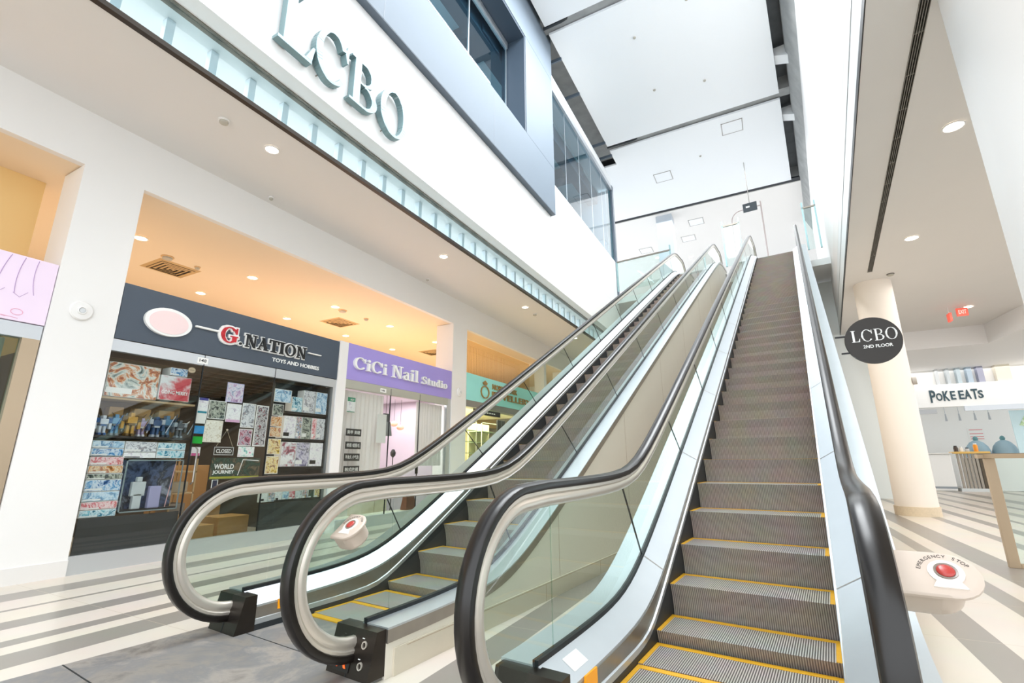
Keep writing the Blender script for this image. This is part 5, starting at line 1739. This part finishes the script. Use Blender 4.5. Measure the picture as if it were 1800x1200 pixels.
rn = thing('notice', 'white notice with red lines on the bright wall behind the food counter', 'notice', (8.7, YF + 4.49, 2.1))
MB().box(8.4, YF + 4.48, 2.1, 9.0, YF + 4.5, 2.68).build('sheet', white_print, rn)
m = MB()
for z in (2.16, 2.26, 2.40, 2.58):
    m.box(8.46, YF + 4.477, z, 8.94, YF + 4.48, z + .03)
m.build('red_line', pbr('pale red line', 'e07a80', .5), rn)
for k, x in enumerate((6.9, 7.35, 7.85, 8.3)):
    u = thing('pendant_lamp', 'slim grey pendant over the food counter, %s from the left' % ordn[k].replace('nearest', 'first'), 'lamp', (x, YF + 1.2, 2.85), 'pendants over the food counter')
    MB().cyl((x, YF + 1.2, 2.85), (x, YF + 1.2, 3.15), .045, .02, seg=14).build('shade', pbr('grey shade', 'aab0b6', .5), u, 40)
    MB().cyl((x, YF + 1.2, 3.15), (x, YF + 1.2, 4.97), .008, seg=6).build('cord', pbr('grey shade', 'aab0b6', .5), u)
# exit sign, then its reflection modelled as a second housing
for (x, y, z, w_, lab) in ((5.35, 18.0, 5.32, .26, 'red EXIT sign hanging from the right ceiling, facing the viewer'),):
    u = thing('exit_sign', lab, 'exit sign', (x + w_ / 2, y, z))
    MB().bbox(x, y, z, x + w_, y + .06, z + .24, .006).build('housing', exit_red, u)
    text_mb('EXIT', (x + .04, y - .001, z + .06), (1, 0, 0), UZ, w_ - .08, .12, .003, .02).build('lettering', pbr('pale exit letters', 'ffd8cc', .4, emit='ffd0c4', es=.3), u)
    MB().cyl((x + w_ / 2, y + .03, z + .24), (x + w_ / 2, y + .03, 5.62), .012, seg=8).build('stem', white_paint, u)
u = thing('exit_sign', 'red reflection of the exit sign, modelled as a box to its left', 'exit sign', (5.17, 17.95, 5.18))  # mirror image of the sign, built solid
MB().bbox(5.13, 17.85, 5.18, 5.19, 18.1, 5.42, .006).build('housing', exit_red, u)
MB().cyl((5.16, 17.97, 5.42), (5.16, 17.97, 5.62), .012, seg=8).build('stem', white_paint, u)
detector('dark smoke sensor in the right ceiling beyond the slot', 3.1, 13.9, 5.62, .07, pbr('dark sensor', '6f6a66', .5))
detector('small sprinkler in the right ceiling near the slot', 2.7, 6.0, 5.62, .04, cat='sprinkler', name='sprinkler')
u = thing('wall_bell', 'small grey bell on the right side of the round cream column', 'bell', (rc[0] + .40, rc[1] - .1, 2.95))
MB().cyl((rc[0] + .38, rc[1] - .12, 3.05), (rc[0] + .46, rc[1] - .14, 3.05), .09, seg=20).build('bell_body', pbr('grey bell', 'b8b2aa', .5), u, 40)

# ---- upper landing: glass guards, posts, panel
def guard(label, x0, y0, x1, y1, z, h, post_end=True):
    u = thing('landing_guard', label, 'guard rail', ((x0 + x1) / 2, (y0 + y1) / 2, z))
    d_ = Vector((x1 - x0, y1 - y0, 0))
    n_ = Vector((-d_.y, d_.x, 0)).normalized()
    def q(t, o, zz):
        return (x0 + d_.x * t + n_.x * o, y0 + d_.y * t + n_.y * o, zz)
    def slab(t0, t1, o, z0, z1):
        m = MB()
        m.loft([[q(t0, -o, z0), q(t0, o, z0), q(t0, o, z1), q(t0, -o, z1)], [q(t1, -o, z0), q(t1, o, z0), q(t1, o, z1), q(t1, -o, z1)]])
        return m
    slab(0, 1, .006, z, z + h - .02).build('glass_panel', guard_glass, u)
    slab(0, 1, .03, z + h - .05, z + h).build('top_rail', bronze_trim, u)
    L_ = d_.length
    slab(1 - .05 / L_, 1, .03, z, z + h + .18).build('post', pbr('sea green frame', '86a4a6', .3, .3), u)
    slab(0, .05 / L_, .03, z, z + h + (.18 if post_end else 0)).build('post', pbr('sea green frame', '86a4a6', .3, .3), u)
a = e2w(-6.4, 17.9, 0); b = e2w(-4.15, 17.9, 0)
guard('glass guard at the edge of the upper landing, left of the escalators', a[0], a[1], b[0], b[1], TOP, 1.32, False)
a = e2w(-2.2, 17.6, 0); b = e2w(-1.6, 17.6, 0)
guard('short glass guard between the two escalators on the upper landing', a[0], a[1], b[0], b[1], TOP, 1.6)
a = e2w(.33, 17.6, 0); b = e2w(.74, 17.6, 0)
guard('short glass guard right of the escalators on the upper landing', a[0], a[1], b[0], b[1], TOP, 1.55, True)
pp = e2w(-1.5, 22, 0)
u = thing('notice_board', 'small dark notice panel on the bright wall of the upper floor', 'panel', (pp[0], pp[1], 12.1))
a = e2w(-1.77, 22, 0); b = e2w(-1.2, 22, 0)
m = MB()
m.loft([[(a[0], a[1], 12.1), (b[0], b[1], 12.1), (b[0], b[1], 12.5), (a[0], a[1], 12.5)], [(a[0], a[1] + .06, 12.1), (b[0], b[1] + .06, 12.1), (b[0], b[1] + .06, 12.5), (a[0], a[1] + .06, 12.5)]])
m.build('panel', pbr('dark panel', '3c444a', .4), u)
MB().box(a[0] + .12, a[1] - .025, 12.28, b[0] - .1, a[1] - .015, 12.36).build('pale_marks', white_print, u)
MB().cyl(((a[0] + b[0]) / 2, a[1] + .03, 12.5), ((a[0] + b[0]) / 2, a[1] + .03, 14.6), .015, seg=8).build('stem', steel, u)
pf = thing('portal_frame', 'slender tubular portal frame with a rounded corner on the upper floor', 'frame', e2w(-1.7, 22.2, TOP))
f0 = e2w(-2.3, 22.2, 0); f1 = e2w(-1.06, 22.2, 0)
pts = [(f0[0], f0[1], TOP), (f0[0], f0[1], 11.9)] + [(f0[0] + .45 * (1 - math.cos(math.radians(k))), f0[1], 11.9 + .45 * math.sin(math.radians(k))) for k in range(15, 91, 15)] + [(f1[0], f1[1], 12.35)]
MB().tube(pts, .022, 8).build('frame_tube', pbr('grey pink tube', 'b9a9a6', .4), pf, 40)
MB().tube([(f1[0], f1[1], 12.55), (f1[0], f1[1], TOP)], .03, 8).build('post', pbr('grey pink tube', 'b9a9a6', .4), pf, 40)
# square ceiling access marks and sprinklers in the atrium ceiling
for k, (x, y) in enumerate(((-3.0, 21.5), (.2, 19.2), (-5.6, 29.5), (-2.9, 29.0), (-2.2, 27.0))):
    u = thing('ceiling_hatch', 'square access hatch outline in the atrium ceiling, %s from the viewer' % ('second', 'nearest', 'fifth', 'fourth', 'third')[k], 'ceiling hatch', (x, y, 14.6), 'ceiling hatches')
    m = MB()
    s_ = .40
    for q in ((-s_, -s_, s_, -s_ + .03), (-s_, s_ - .03, s_, s_), (-s_, -s_, -s_ + .03, s_), (s_ - .03, -s_, s_, s_)):
        m.box(x + q[0], y + q[1], 14.585, x + q[2], y + q[3], 14.6)
    m.build('hatch_edge', pbr('grey hatch edge', 'a9a4a0', .5), u)
    MB().box(x - s_ + .03, y - s_ + .03, 14.59, x + s_ - .03, y + s_ - .03, 14.6).build('hatch_panel', panel_white, u)
for k, (x, y) in enumerate(((-2.3, 13.0), (-2.2, 15.6), (-.6, 12.4), (-.5, 16.0), (-1.2, 20.6))):
    detector('tiny sprinkler rose in the white atrium ceiling, %s' % ('left of the near panel', 'far left of the near panel', 'right of the near panel', 'far right of the near panel', 'in the second panel')[k], x, y, 14.6, .05, cat='sprinkler', name='sprinkler')
for k, (x, y) in enumerate(((-5.2, 31.0), (-4.3, 33.0), (-3.2, 32.0), (-1.8, 34.0))):
    downlight('small downlight over the upper floor, %s' % ('leftmost', 'second from the left', 'third from the left', 'rightmost')[k], x, y, 14.59, .12, lamp_white, 'downlights of the upper floor', 0, (1, 1, 1))
